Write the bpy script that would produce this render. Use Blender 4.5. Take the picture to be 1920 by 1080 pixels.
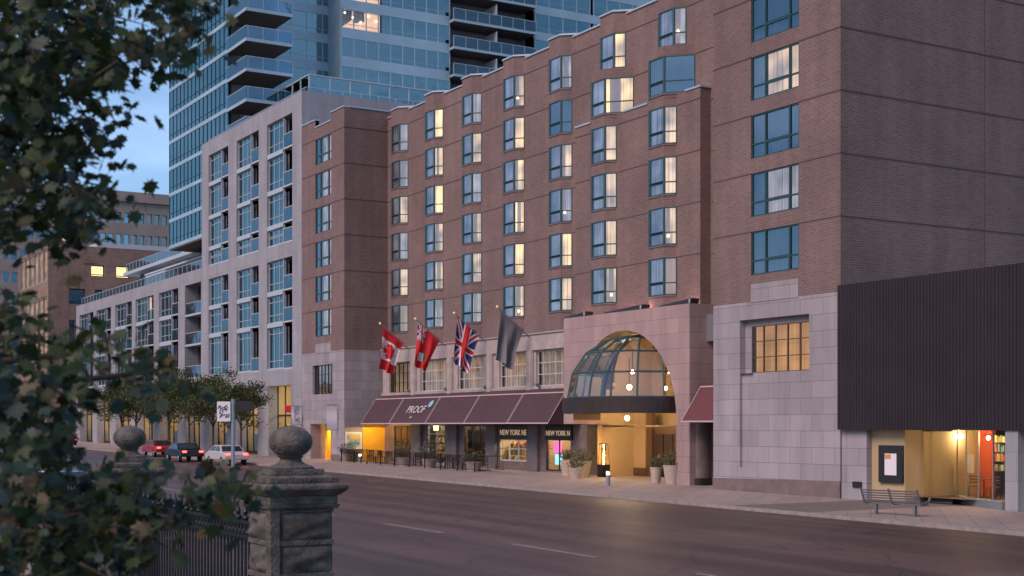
import bpy, math, random
from math import radians, sin, cos, pi, sqrt, atan2
from mathutils import Vector, Matrix
import numpy as np
random.seed(7)
S = bpy.context.scene
for o in list(bpy.data.objects): bpy.data.objects.remove(o)

# ------------------------------------------------------------------ camera
TH = radians(59.43); FP = 2616.0; HY = 798.0; CZ = 3.2
cam = bpy.data.cameras.new('camera'); camo = bpy.data.objects.new('camera', cam)
S.collection.objects.link(camo); S.camera = camo
camo.location = (0, 0, CZ); camo.rotation_euler = (pi/2, 0, TH)
cam.sensor_width = 36; cam.lens = FP/1920*36
cam.shift_y = (HY-540)/1920
cam.clip_start = .1; cam.clip_end = 3000
cam.dof.use_dof = True; cam.dof.focus_distance = 40; cam.dof.aperture_fstop = 3.6

# ------------------------------------------------------------------ world
SUN_EL, SUN_AZ = radians(40), radians(165)      # azimuth: direction the sun stands in, from +Y clockwise
w = bpy.data.worlds.new('World'); S.world = w; w.use_nodes = True
nt = w.node_tree; nt.nodes.clear()
def N(t, **k):
    n = nt.nodes.new(t)
    for a, b in k.items(): setattr(n, a, b)
    return n
out = N('ShaderNodeOutputWorld'); bg = N('ShaderNodeBackground'); sky = N('ShaderNodeTexSky')
sky.sky_type = 'NISHITA'; sky.sun_disc = False; sky.sun_elevation = radians(4); sky.sun_rotation = SUN_AZ
sky.air_density = 1.1; sky.dust_density = .3; sky.ozone_density = 4.0
tc = N('ShaderNodeTexCoord'); mp = N('ShaderNodeMapping'); mp.inputs['Scale'].default_value = (2.2, 2.2, 9)
no = N('ShaderNodeTexNoise'); no.inputs['Scale'].default_value = 1.6; no.inputs['Detail'].default_value = 6
rp = N('ShaderNodeValToRGB'); rp.color_ramp.elements[0].position = .42; rp.color_ramp.elements[1].position = .72
mx = N('ShaderNodeMixRGB'); mx.inputs[2].default_value = (4.2, 5.0, 7.0, 1)
sc = N('ShaderNodeMath', operation='MULTIPLY'); sc.inputs[1].default_value = .55
L = nt.links.new
L(tc.outputs['Generated'], mp.inputs[0]); L(mp.outputs[0], no.inputs['Vector']); L(no.outputs['Fac'], rp.inputs[0])
L(rp.outputs[0], sc.inputs[0]); L(sc.outputs[0], mx.inputs[0]); L(sky.outputs[0], mx.inputs[1])
sz_ = N('ShaderNodeSeparateXYZ'); L(tc.outputs['Generated'], sz_.inputs[0])
hz_ = N('ShaderNodeMapRange'); hz_.inputs[1].default_value = 0; hz_.inputs[2].default_value = .55; hz_.inputs[3].default_value = .62; hz_.inputs[4].default_value = .08; L(sz_.outputs[2], hz_.inputs[0])
mh = N('ShaderNodeMixRGB'); mh.inputs[2].default_value = (1.9, 3.15, 5.3, 1); L(hz_.outputs[0], mh.inputs[0]); L(mx.outputs[0], mh.inputs[1])
L(mh.outputs[0], bg.inputs[0]); L(bg.outputs[0], out.inputs[0])
bg.inputs[1].default_value = .115
# ------------------------------------------------------------------ sun (last glow of dusk, very soft)
sl = bpy.data.lights.new('sun', 'SUN'); sl.energy = 1.5; sl.angle = radians(32); sl.color = (1, .75, .66)
so = bpy.data.objects.new('sun', sl); S.collection.objects.link(so)
sd = Vector((sin(SUN_AZ)*cos(SUN_EL), cos(SUN_AZ)*cos(SUN_EL), sin(SUN_EL)))
so.rotation_euler = sd.to_track_quat('Z', 'Y').to_euler(); so.location = (0, -20, 30)
S.view_settings.view_transform = 'Standard'; S.view_settings.look = 'None'
S.view_settings.exposure = 1.1; S.view_settings.gamma = 1

# ------------------------------------------------------------------ survey helpers: sight lines meeting real planes
F = (-sin(TH), cos(TH)); Rr = (cos(TH), sin(TH))
def dr(px): a = (px-960)/FP; return (F[0]+a*Rr[0], F[1]+a*Rr[1])
def XP(px, Y): d = dr(px); return d[0]*Y/d[1]
def YP(px, X): d = dr(px); return d[1]*X/d[0]
def ZP(px, py, Y): return CZ+(HY-py)/FP*Y/dr(px)[1]
def ZX(px, py, X): return CZ+(HY-py)/FP*X/dr(px)[0]
def G(x):
    x = max(-190, min(10, x)); return .03-.008*(x+45)
def PT(px, py, t): d = dr(px); return Vector((d[0]*t, d[1]*t, CZ+(HY-py)/FP*t))

# ------------------------------------------------------------------ materials
M = {}
def mat(name, col=(.5,.5,.5), rough=.6, metal=0, emit=None, es=0, noise=0, nscale=3, bump=0, bscale=30, spec=None, u=None):
    m = bpy.data.materials.new(name); m.use_nodes = True; t = m.node_tree; b = t.nodes['Principled BSDF']
    b.inputs['Base Color'].default_value = (*col, 1); b.inputs['Roughness'].default_value = rough; b.inputs['Metallic'].default_value = metal
    if spec is not None: b.inputs['Specular IOR Level'].default_value = spec
    if emit: b.inputs['Emission Color'].default_value = (*emit, 1); b.inputs['Emission Strength'].default_value = es
    tcn = None
    if noise or bump:
        tcn = t.nodes.new('ShaderNodeTexCoord')
    if noise:
        n = t.nodes.new('ShaderNodeTexNoise'); n.inputs['Scale'].default_value = nscale; n.inputs['Detail'].default_value = 5
        t.links.new(tcn.outputs['Object'], n.inputs['Vector'])
        r = t.nodes.new('ShaderNodeValToRGB')
        r.color_ramp.elements[0].color = (*[c*(1-noise) for c in col], 1); r.color_ramp.elements[1].color = (*[min(1, c*(1+noise)) for c in col], 1)
        r.color_ramp.elements[0].position = .3; r.color_ramp.elements[1].position = .7
        t.links.new(n.outputs['Fac'], r.inputs[0]); t.links.new(r.outputs[0], b.inputs['Base Color'])
    if bump:
        n2 = t.nodes.new('ShaderNodeTexNoise'); n2.inputs['Scale'].default_value = bscale; n2.inputs['Detail'].default_value = 6
        t.links.new(tcn.outputs['Object'], n2.inputs['Vector'])
        bp = t.nodes.new('ShaderNodeBump'); bp.inputs['Strength'].default_value = bump; bp.inputs['Distance'].default_value = .03
        t.links.new(n2.outputs['Fac'], bp.inputs['Height']); t.links.new(bp.outputs[0], b.inputs['Normal'])
    M[name] = m; return m
def masonry(name, c1, c2, mort, bw, rh, ms, var=.25, rough=.85, bump=.25, streak=0, nsc=.35):
    """bricks or blocks laid in world space: run = X+Y, height = Z"""
    m = bpy.data.materials.new(name); m.use_nodes = True; t = m.node_tree; b = t.nodes['Principled BSDF']
    b.inputs['Roughness'].default_value = rough
    g = t.nodes.new('ShaderNodeNewGeometry'); s = t.nodes.new('ShaderNodeSeparateXYZ'); a = t.nodes.new('ShaderNodeMath'); c = t.nodes.new('ShaderNodeCombineXYZ')
    t.links.new(g.outputs['Position'], s.inputs[0]); t.links.new(s.outputs[0], a.inputs[0]); t.links.new(s.outputs[1], a.inputs[1])
    t.links.new(a.outputs[0], c.inputs[0]); t.links.new(s.outputs[2], c.inputs[1])
    br = t.nodes.new('ShaderNodeTexBrick'); br.inputs['Scale'].default_value = 1; br.inputs['Brick Width'].default_value = bw
    br.inputs['Row Height'].default_value = rh; br.inputs['Mortar Size'].default_value = ms; br.inputs['Mortar Smooth'].default_value = .2
    br.inputs['Color1'].default_value = (*c1, 1); br.inputs['Color2'].default_value = (*c2, 1); br.inputs['Mortar'].default_value = (*mort, 1)
    t.links.new(c.outputs[0], br.inputs['Vector'])
    n = t.nodes.new('ShaderNodeTexNoise'); n.inputs['Scale'].default_value = nsc; n.inputs['Detail'].default_value = 8; n.inputs['Roughness'].default_value = .65
    mpn = t.nodes.new('ShaderNodeMapping'); mpn.inputs['Scale'].default_value = (1, 1, .5 if streak else 1)
    t.links.new(g.outputs['Position'], mpn.inputs[0]); t.links.new(mpn.outputs[0], n.inputs['Vector'])
    r = t.nodes.new('ShaderNodeValToRGB'); r.color_ramp.elements[0].position = .3; r.color_ramp.elements[1].position = .72
    r.color_ramp.elements[0].color = (1-var, 1-var, 1-var*.9, 1); r.color_ramp.elements[1].color = (1+var*.3, 1+var*.3, 1+var*.3, 1)
    mu = t.nodes.new('ShaderNodeMixRGB'); mu.blend_type = 'MULTIPLY'; mu.inputs[0].default_value = 1
    t.links.new(n.outputs['Fac'], r.inputs[0]); t.links.new(br.outputs[0], mu.inputs[1]); t.links.new(r.outputs[0], mu.inputs[2])
    n3 = t.nodes.new('ShaderNodeTexNoise'); n3.inputs['Scale'].default_value = 1.3; n3.inputs['Detail'].default_value = 5
    m3 = t.nodes.new('ShaderNodeMapping'); m3.inputs['Scale'].default_value = (1, 1, .09); t.links.new(g.outputs['Position'], m3.inputs[0]); t.links.new(m3.outputs[0], n3.inputs['Vector'])
    r3 = t.nodes.new('ShaderNodeMapRange'); r3.inputs[1].default_value = .38; r3.inputs[2].default_value = .62; r3.inputs[3].default_value = .90; r3.inputs[4].default_value = 1.04
    t.links.new(n3.outputs['Fac'], r3.inputs[0]); mu3 = t.nodes.new('ShaderNodeMixRGB'); mu3.blend_type = 'MULTIPLY'; mu3.inputs[0].default_value = 1
    t.links.new(mu.outputs[0], mu3.inputs[1]); t.links.new(r3.outputs[0], mu3.inputs[2]); t.links.new(mu3.outputs[0], b.inputs['Base Color'])
    bp = t.nodes.new('ShaderNodeBump'); bp.inputs['Strength'].default_value = bump; bp.inputs['Distance'].default_value = .02; bp.invert = True
    t.links.new(br.outputs['Fac'], bp.inputs['Height']); t.links.new(bp.outputs[0], b.inputs['Normal'])
    M[name] = m; return m
def glass(name, ior=2.0, tint=(.75,.85,.9), refl=(1,1,1), rough=.01, wav=.02):
    m = bpy.data.materials.new(name); m.use_nodes = True; t = m.node_tree; t.nodes.clear()
    o = t.nodes.new('ShaderNodeOutputMaterial'); x = t.nodes.new('ShaderNodeMixShader'); f = t.nodes.new('ShaderNodeFresnel')
    tr = t.nodes.new('ShaderNodeBsdfTransparent'); gl = t.nodes.new('ShaderNodeBsdfGlossy')
    f.inputs[0].default_value = ior; tr.inputs[0].default_value = (*tint, 1); gl.inputs[0].default_value = (*refl, 1); gl.inputs['Roughness'].default_value = rough
    g = t.nodes.new('ShaderNodeNewGeometry'); n = t.nodes.new('ShaderNodeTexNoise'); n.inputs['Scale'].default_value = .7; n.inputs['Detail'].default_value = 2
    bp = t.nodes.new('ShaderNodeBump'); bp.inputs['Strength'].default_value = wav*3; bp.inputs['Distance'].default_value = .1
    t.links.new(g.outputs['Position'], n.inputs['Vector']); t.links.new(n.outputs['Fac'], bp.inputs['Height']); t.links.new(bp.outputs[0], gl.inputs['Normal'])
    t.links.new(f.outputs[0], x.inputs[0]); t.links.new(tr.outputs[0], x.inputs[1]); t.links.new(gl.outputs[0], x.inputs[2]); t.links.new(x.outputs[0], o.inputs[0])
    M[name] = m; return m
def curtain(name, base, emit, es, fold=28, var=.5):
    """hanging cloth: vertical folds; room light behind it put in as emission when es > 0"""
    m = bpy.data.materials.new(name); m.use_nodes = True; t = m.node_tree; b = t.nodes['Principled BSDF']
    b.inputs['Roughness'].default_value = .9
    g = t.nodes.new('ShaderNodeNewGeometry'); s = t.nodes.new('ShaderNodeSeparateXYZ'); a = t.nodes.new('ShaderNodeMath')
    t.links.new(g.outputs['Position'], s.inputs[0]); t.links.new(s.outputs[0], a.inputs[0]); t.links.new(s.outputs[1], a.inputs[1])
    c = t.nodes.new('ShaderNodeCombineXYZ'); t.links.new(a.outputs[0], c.inputs[0]); c.inputs[1].default_value = 0
    zz = t.nodes.new('ShaderNodeMath'); zz.operation = 'MULTIPLY'; zz.inputs[1].default_value = .02; t.links.new(s.outputs[2], zz.inputs[0]); t.links.new(zz.outputs[0], c.inputs[1])
    n = t.nodes.new('ShaderNodeTexNoise'); n.inputs['Scale'].default_value = fold/4; n.inputs['Detail'].default_value = 3
    t.links.new(c.outputs[0], n.inputs['Vector'])
    n2 = t.nodes.new('ShaderNodeTexNoise'); n2.inputs['Scale'].default_value = .9; n2.inputs['Detail'].default_value = 1
    t.links.new(g.outputs['Position'], n2.inputs['Vector'])
    mm = t.nodes.new('ShaderNodeMath'); mm.operation = 'MULTIPLY'; t.links.new(n.outputs['Fac'], mm.inputs[0]); t.links.new(n2.outputs['Fac'], mm.inputs[1])
    r = t.nodes.new('ShaderNodeMapRange'); r.inputs[1].default_value = .12; r.inputs[2].default_value = .38; r.inputs[3].default_value = 1-var; r.inputs[4].default_value = 1+var*.5
    t.links.new(mm.outputs[0], r.inputs[0])
    mb = t.nodes.new('ShaderNodeMixRGB'); mb.blend_type = 'MULTIPLY'; mb.inputs[0].default_value = 1; mb.inputs[1].default_value = (*base, 1)
    t.links.new(r.outputs[0], mb.inputs[2]); t.links.new(mb.outputs[0], b.inputs['Base Color'])
    if es:  # the cloth itself glows in place of lamps in the room
        b.inputs['Emission Color'].default_value = (*emit, 1)
        e = t.nodes.new('ShaderNodeMath'); e.operation = 'MULTIPLY'; e.inputs[1].default_value = es
        t.links.new(r.outputs[0], e.inputs[0]); t.links.new(e.outputs[0], b.inputs['Emission Strength'])
    M[name] = m; return m
masonry('brick', (.205,.122,.108), (.155,.089,.080), (.24,.18,.17), .30, .105, .016, .25, nsc=.22)
masonry('brick_side', (.235,.125,.105), (.19,.10,.088), (.30,.24,.22), .42, .15, .022, .18, nsc=.22)
masonry('far_brick', (.30,.17,.12), (.23,.13,.095), (.33,.25,.21), .5, .22, .025, .3)
masonry('stone', (.345,.31,.325), (.285,.255,.27), (.16,.14,.145), 1.45, .74, .012, .18, streak=1, nsc=.5)
masonry('pink_lit_stone', (.40,.275,.26), (.34,.235,.225), (.22,.16,.15), 1.6, .80, .014, .18, streak=1, nsc=.5)  # warm pinkish lamp light on the portal put into the stone's colour
masonry('pale_stone', (.32,.315,.345), (.285,.28,.305), (.24,.22,.22), 1.5, 1.1, .014, .15, streak=1)
masonry('paving', (.30,.235,.215), (.26,.205,.19), (.15,.12,.11), 1.2, 1.2, .02, .2)
mat('plinth', (.16,.115,.11), .6, noise=.2, nscale=2)
mat('ledge', (.36,.30,.29), .8, noise=.15, nscale=1.5)
mat('pilaster', (.13,.115,.125), .8, noise=.15, nscale=1.5)
mat('groove_dark', (.09,.05,.045), .9)  # dark brown carries the shade of the grooves
mat('coping', (.42,.47,.52), .4, .3)
mat('asphalt', (.085,.052,.050), .75, noise=.3, nscale=.35, bump=.25, bscale=60)
mat('kerb', (.26,.22,.20), .8, noise=.2, nscale=3)
mat('paint', (.30,.25,.24), .7, noise=.3, nscale=6)
mat('earth', (.05,.06,.03), .95, noise=.4, nscale=2)
mat('teal_frame', (.022,.062,.065), .4, .2)
mat('dark_frame', (.028,.024,.024), .45, .3)
mat('bronze', (.05,.035,.032), .4, .5, noise=.2, nscale=1)
mat('white_frame', (.50,.50,.52), .5)
mat('pale_metal', (.42,.46,.50), .45, .1)
mat('tower_metal', (.33,.44,.50), .4, .2, noise=.1, nscale=.3)
mat('balcony_wall', (.20,.20,.22), .7, noise=.3, nscale=.6)
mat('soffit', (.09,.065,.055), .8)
mat('darkroom', (.035,.03,.035), .9)
mat('awning', (.066,.032,.040), .85, noise=.12, nscale=1.2)
mat('awning_trim', (.42,.30,.32), .7)
mat('awning_red', (.12,.038,.042), .85)
mat('lettering', (.55,.50,.50), .6)
mat('logo_blue', (.22,.38,.50), .6)
mat('black', (.012,.012,.013), .5)
mat('black_iron', (.014,.012,.016), .45, .4)
mat('cream', (.42,.31,.18), .8, noise=.06, nscale=1)
mat('ochre', (.80,.42,.03), .75, noise=.08, nscale=2)
mat('wood_dark', (.10,.055,.035), .5)
mat('red_wall', (.42,.055,.02), .7)
mat('steel', (.30,.33,.36), .4, .6)
mat('bench_metal', (.19,.20,.22), .45, .5)
mat('pot', (.40,.33,.28), .8, noise=.12, nscale=5)
mat('bark', (.06,.045,.035), .9, noise=.4, nscale=8, bump=.6, bscale=20)
mat('sandstone', (.095,.082,.074), .9, noise=.5, nscale=6, bump=1, bscale=30)
mat('rockface', (.085,.075,.069), .95, noise=.45, nscale=5, bump=1.0, bscale=9)
mat('concrete', (.30,.24,.21), .85, noise=.12, nscale=.2)
mat('white_box', (.42,.45,.50), .7)
mat('cloth_red', (.55,.012,.018), .8); mat('cloth_white', (.70,.66,.68), .8); mat('cloth_blue', (.02,.03,.16), .8)
mat('cloth_grey', (.16,.15,.165), .8); mat('cloth_green', (.02,.12,.04), .8)
mat('poster', (.35,.40,.42), .5, noise=.5, nscale=3)
mat('purple', (.12,.05,.10), .7)
mat('tyre', (.015,.015,.015), .9); mat('rim', (.35,.35,.36), .3, .8)
mat('car_glass', (.015,.02,.025), .08)
mat('car_dark', (.015,.018,.035), .25, .4); mat('car_white', (.45,.40,.40), .3); mat('car_blue', (.12,.28,.38), .3, .3); mat('car_red', (.25,.02,.02), .3)
mat('corrugated', (.024,.015,.019), .55, .2, noise=.2, nscale=.8)
WARM = (1, .60, .24)
mat('lit_office', (.5,.45,.3), .7, emit=(1,.74,.36), es=.55, noise=.1)
mat('lit_flat', (.5,.42,.35), .8, emit=(1,.62,.42), es=.38, noise=.5, nscale=1.2)
mat('orange_bulb', (1,.7,.4), .5, emit=(1,.38,.08), es=9)
mat('bulb', (1,.9,.7), .5, emit=(1,.72,.38), es=45)
mat('soft_lamp', (1,.9,.7), .5, emit=(1,.78,.45), es=5)
mat('flame', (1,.6,.2), .5, emit=(1,.45,.08), es=14)
mat('room_glow', (.8,.7,.5), .8, emit=(1,.74,.36), es=1.1)
mat('room_glow_green', (.8,.8,.5), .8, emit=(.95,.85,.42), es=.9)
mat('tail_lamp', (.6,.02,.02), .4, emit=(1,.04,.03), es=5)
mat('head_lamp', (.9,.9,.9), .4, emit=(1,.95,.85), es=5)
mat('screen_pink', (.5,.05,.2), .5, emit=(1,.08,.3), es=1.2)
mat('screen_cyan', (.1,.3,.4), .5, emit=(.25,.7,.9), es=.8)
mat('gold', (.55,.40,.22), .5, emit=(1,.7,.4), es=.15)
for k, c in enumerate([(.5,.1,.05),(.6,.45,.1),(.1,.25,.35),(.55,.5,.42),(.15,.3,.1),(.6,.25,.1)]): mat('goods%d' % k, c, .5)
glass('glass', 3.0, (.74,.74,.76), (.80,.92,1.0))
glass('tower_glass', 3.2, (.10,.20,.26), (.64,.94,1.0), wav=.04)
glass('clear_glass', 1.5, (.92,.94,.94))
glass('dome_glass', 2.3, (.80,.78,.76), (.75,.85,1))
glass('guard_glass', 2.2, (.35,.55,.65), (.7,.9,1))
curtain('curtain_off', (.40,.42,.50), WARM, 0, var=.6)
curtain('curtain_front', (.42,.42,.50), (.9,.78,.85), .10, var=.7)  # weak lavender glow added to lighten the front panes
curtain('curtain_low', (.36,.34,.36), (1,.74,.62), .22, var=.7)
curtain('curtain_mid', (.45,.38,.3), (1,.62,.30), .50, var=.75)
curtain('curtain_high', (.45,.38,.28), (1,.62,.25), .85, var=.7)
curtain('curtain_amber', (.30,.17,.08), (1,.48,.16), .20, var=.35)
curtain('curtain_brown', (.25,.17,.11), (1,.62,.36), .10, fold=14, var=.6)
def leafmat(name, a, b_, c):
    m = bpy.data.materials.new(name); m.use_nodes = True; t = m.node_tree; b = t.nodes['Principled BSDF']
    b.inputs['Roughness'].default_value = .55
    g = t.nodes.new('ShaderNodeNewGeometry'); r = t.nodes.new('ShaderNodeValToRGB')
    r.color_ramp.elements[0].color = (*a, 1); r.color_ramp.elements[1].color = (*b_, 1); r.color_ramp.elements[1].position = .6
    e = r.color_ramp.elements.new(.9); e.color = (*b_, 1); e = r.color_ramp.elements.new(.98); e.color = (*c, 1)
    t.links.new(g.outputs['Random Per Island'], r.inputs[0]); t.links.new(r.outputs[0], b.inputs['Base Color'])
    tl = t.nodes.new('ShaderNodeBsdfTranslucent'); mxx = t.nodes.new('ShaderNodeMixShader'); mxx.inputs[0].default_value = .25
    t.links.new(r.outputs[0], tl.inputs[0]); t.links.new(b.outputs[0], mxx.inputs[1]); t.links.new(tl.outputs[0], mxx.inputs[2])
    t.links.new(mxx.outputs[0], t.nodes['Material Output'].inputs[0]); M[name] = m
leafmat('maple_leaf', (.007,.030,.030), (.030,.050,.010), (.07,.05,.018))
leafmat('street_leaf', (.026,.048,.014), (.06,.075,.02), (.09,.06,.02))
leafmat('pot_leaf', (.05,.09,.04), (.10,.10,.05), (.30,.16,.16))

# ------------------------------------------------------------------ object helpers
ORG = {}
def tagp(o, label, cat, group=None, kind=None):
    if label: o['label'] = label
    if cat: o['category'] = cat
    if group: o['group'] = group
    if kind: o['kind'] = kind
    return o
def thing(name, label, cat, loc=(0,0,0), group=None, rz=0):
    o = bpy.data.objects.new(name, None); S.collection.objects.link(o); o.location = loc; o.rotation_euler = (0,0,rz)
    o.empty_display_size = .3
    ORG[o.name] = Vector(loc); return tagp(o, label, cat, group)
def dup(root, loc, rz=0, label=None, scale=None):
    def cp(o, par):
        c = o.copy(); S.collection.objects.link(c)
        if par: c.parent = par
        for ch in list(o.children): cp(ch, c)
        return c
    r = cp(root, None); r.location = loc; r.rotation_euler = (0,0,rz)
    if scale: r.scale = (scale,)*3
    if label: r['label'] = label
    return r
class MB:
    def __init__(s): s.v = []; s.f = []; s.m = []; s.mi = 0
    def face(s, pts):
        n = len(s.v); s.v += [tuple(p) for p in pts]; s.f.append(tuple(range(n, n+len(pts)))); s.m.append(s.mi); return s
    def box(s, x0, x1, y0, y1, z0, z1):
        if x0 > x1: x0, x1 = x1, x0
        if y0 > y1: y0, y1 = y1, y0
        if z0 > z1: z0, z1 = z1, z0
        n = len(s.v); s.v += [(x0,y0,z0),(x1,y0,z0),(x1,y1,z0),(x0,y1,z0),(x0,y0,z1),(x1,y0,z1),(x1,y1,z1),(x0,y1,z1)]
        for f in ((0,3,2,1),(4,5,6,7),(0,1,5,4),(1,2,6,5),(2,3,7,6),(3,0,4,7)): s.f.append(tuple(n+i for i in f)); s.m.append(s.mi)
        return s
    def prism(s, poly, z0, z1):
        """poly in plan, either winding"""
        A = sum(poly[i][0]*poly[(i+1) % len(poly)][1]-poly[(i+1) % len(poly)][0]*poly[i][1] for i in range(len(poly)))
        if A < 0: poly = poly[::-1]
        k = len(poly); n = len(s.v); s.v += [(x,y,z0) for x,y in poly]+[(x,y,z1) for x,y in poly]
        s.f.append(tuple(n+i for i in reversed(range(k)))); s.f.append(tuple(n+k+i for i in range(k))); s.m += [s.mi]*2
        for i in range(k): j = (i+1) % k; s.f.append((n+i, n+j, n+k+j, n+k+i)); s.m.append(s.mi)
        return s
    def extr(s, pts, d):
        """closed 3D outline pushed along vector d"""
        d = Vector(d); k = len(pts); n = len(s.v); s.v += [tuple(p) for p in pts]+[tuple(Vector(p)+d) for p in pts]
        s.f.append(tuple(n+i for i in range(k))); s.f.append(tuple(n+k+i for i in reversed(range(k)))); s.m += [s.mi]*2
        for i in range(k): j = (i+1) % k; s.f.append((n+j, n+i, n+k+i, n+k+j)); s.m.append(s.mi)
        return s
    def tube(s, p0, p1, r0, r1=None, k=8, cap=True):
        p0 = Vector(p0); p1 = Vector(p1); r1 = r0 if r1 is None else r1
        d = (p1-p0).normalized(); a = d.orthogonal().normalized(); b = d.cross(a); n = len(s.v)
        for p, r in ((p0,r0),(p1,r1)):
            for i in range(k): t = 2*pi*i/k; s.v.append(tuple(p+a*cos(t)*r+b*sin(t)*r))
        for i in range(k): j = (i+1) % k; s.f.append((n+i, n+j, n+k+j, n+k+i)); s.m.append(s.mi)
        if cap: s.f.append(tuple(n+i for i in reversed(range(k)))); s.f.append(tuple(n+k+i for i in range(k))); s.m += [s.mi]*2
        return s
    def path(s, pts, r, k=8):
        for a, b in zip(pts, pts[1:]): s.tube(a, b, r, r, k)
        return s
    def lathe(s, c, prof, k=24, sq=False):
        n = len(s.v); 
        for (r, z) in prof:
            for i in range(k): t = 2*pi*(i+.5)/k; s.v.append((c[0]+cos(t)*r, c[1]+sin(t)*r, c[2]+z))
        for q in range(len(prof)-1):
            for i in range(k): j = (i+1) % k; s.f.append((n+q*k+i, n+q*k+j, n+(q+1)*k+j, n+(q+1)*k+i)); s.m.append(s.mi)
        s.f.append(tuple(n+i for i in reversed(range(k)))); s.f.append(tuple(n+(len(prof)-1)*k+i for i in range(k))); s.m += [s.mi]*2
        return s
    def build(s, name, mats, parent=None, smooth=False, label=None, local=False, bevel=0):
        me = bpy.data.meshes.new(name); off = Vector((0,0,0))
        o = bpy.data.objects.new(name, me); S.collection.objects.link(o)
        if parent is not None:
            o.parent = parent
            if not local: off = ORG.get(parent.name, Vector((0,0,0)))
        ORG[o.name] = off.copy()
        me.from_pydata([(x-off.x, y-off.y, z-off.z) for x,y,z in s.v], [], s.f)
        if isinstance(mats, str): mats = [mats]
        for m in mats: me.materials.append(M[m])
        me.polygons.foreach_set('material_index', s.m)
        if smooth: me.polygons.foreach_set('use_smooth', [True]*len(s.f))
        if smooth == 'auto':
            try: me.set_sharp_from_angle(angle=radians(35))
            except Exception: pass
        me.update()
        if bevel:
            b = o.modifiers.new('bevel', 'BEVEL'); b.width = bevel; b.segments = 2; b.limit_method = 'ANGLE'
        if label: o['label'] = label
        return o
def build_split(mb, name, m, parent):
    """every separate piece becomes a part of its own"""
    par = list(range(len(mb.v)))
    def fd(a):
        while par[a] != a: par[a] = par[par[a]]; a = par[a]
        return a
    for f in mb.f:
        for q in f[1:]: par[fd(q)] = fd(f[0])
    grp = {}
    for f in mb.f: grp.setdefault(fd(f[0]), []).append(f)
    for fs in grp.values():
        ids = sorted({q for f in fs for q in f}); mp_ = {q: i for i, q in enumerate(ids)}; o = MB()
        o.v = [mb.v[q] for q in ids]; o.f = [tuple(mp_[q] for q in f) for f in fs]; o.m = [0]*len(fs); o.build(name, m, parent)
def facade(mb, axis, c, u0, u1, z0, z1, holes, depth, inward=1, uniq=()):
    """wall sheet with openings and reveals. axis 'y': plane Y=c, run along X; axis 'x': plane X=c, run along Y.
    depth goes inward (+Y for axis y, -X for axis x)"""
    us = sorted(set([u0,u1]+[h[0] for h in holes]+[h[1] for h in holes]+list(uniq))); zs = sorted(set([z0,z1]+[h[2] for h in holes]+[h[3] for h in holes]))
    us = [u for u in us if u0 <= u <= u1]; zs = [z for z in zs if z0 <= z <= z1]
    P = (lambda u, z, d: (u, c+d, z)) if axis == 'y' else (lambda u, z, d: (c-d, u, z))
    for a, b in zip(us, us[1:]):
        for e, g in zip(zs, zs[1:]):
            mu, mz = (a+b)/2, (e+g)/2
            if any(h[0] < mu < h[1] and h[2] < mz < h[3] for h in holes): continue
            q = [P(a,e,0), P(b,e,0), P(b,g,0), P(a,g,0)]
            mb.face(q)
    for h in holes:
        a, b, e, g = h[:4]; d = h[4] if len(h) > 4 else depth
        mb.face([P(a,e,0), P(a,g,0), P(a,g,d), P(a,e,d)]); mb.face([P(b,e,0), P(b,e,d), P(b,g,d), P(b,g,0)])
        mb.face([P(a,g,0), P(b,g,0), P(b,g,d), P(a,g,d)]); mb.face([P(a,e,0), P(a,e,d), P(b,e,d), P(b,e,0)])
def point_light(name, loc, e, col=(1,.62,.28), r=.12, parent=None):
    l = bpy.data.lights.new(name, 'POINT'); l.energy = e; l.color = col; l.shadow_soft_size = r
    o = bpy.data.objects.new(name, l); S.collection.objects.link(o)
    if parent is not None: o.parent = parent; loc = Vector(loc)-ORG.get(parent.name, Vector())
    o.location = loc; return o
def text(name, body, size, origin, right, up, m, parent, ext=.01, shear=0, align='LEFT', bold=0):
    cu = bpy.data.curves.new(name, 'FONT'); cu.body = body; cu.size = size; cu.extrude = ext; cu.shear = shear; cu.align_x = align; cu.offset = bold
    cu.resolution_u = 3
    tmp = bpy.data.objects.new('tmp_text', cu); S.collection.objects.link(tmp)
    bpy.context.view_layer.update()
    me = bpy.data.meshes.new_from_object(tmp.evaluated_get(bpy.context.evaluated_depsgraph_get()))
    bpy.data.objects.remove(tmp)
    r = Vector(right).normalized(); u = Vector(up).normalized(); n = r.cross(u); off = ORG.get(parent.name, Vector()) if parent else Vector()
    mt = Matrix(((r.x,u.x,n.x,origin[0]-off.x),(r.y,u.y,n.y,origin[1]-off.y),(r.z,u.z,n.z,origin[2]-off.z),(0,0,0,1)))
    me.transform(mt); me.materials.clear(); me.materials.append(M[m])
    o = bpy.data.objects.new(name, me); S.collection.objects.link(o)
    if parent: o.parent = parent
    return o

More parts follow.
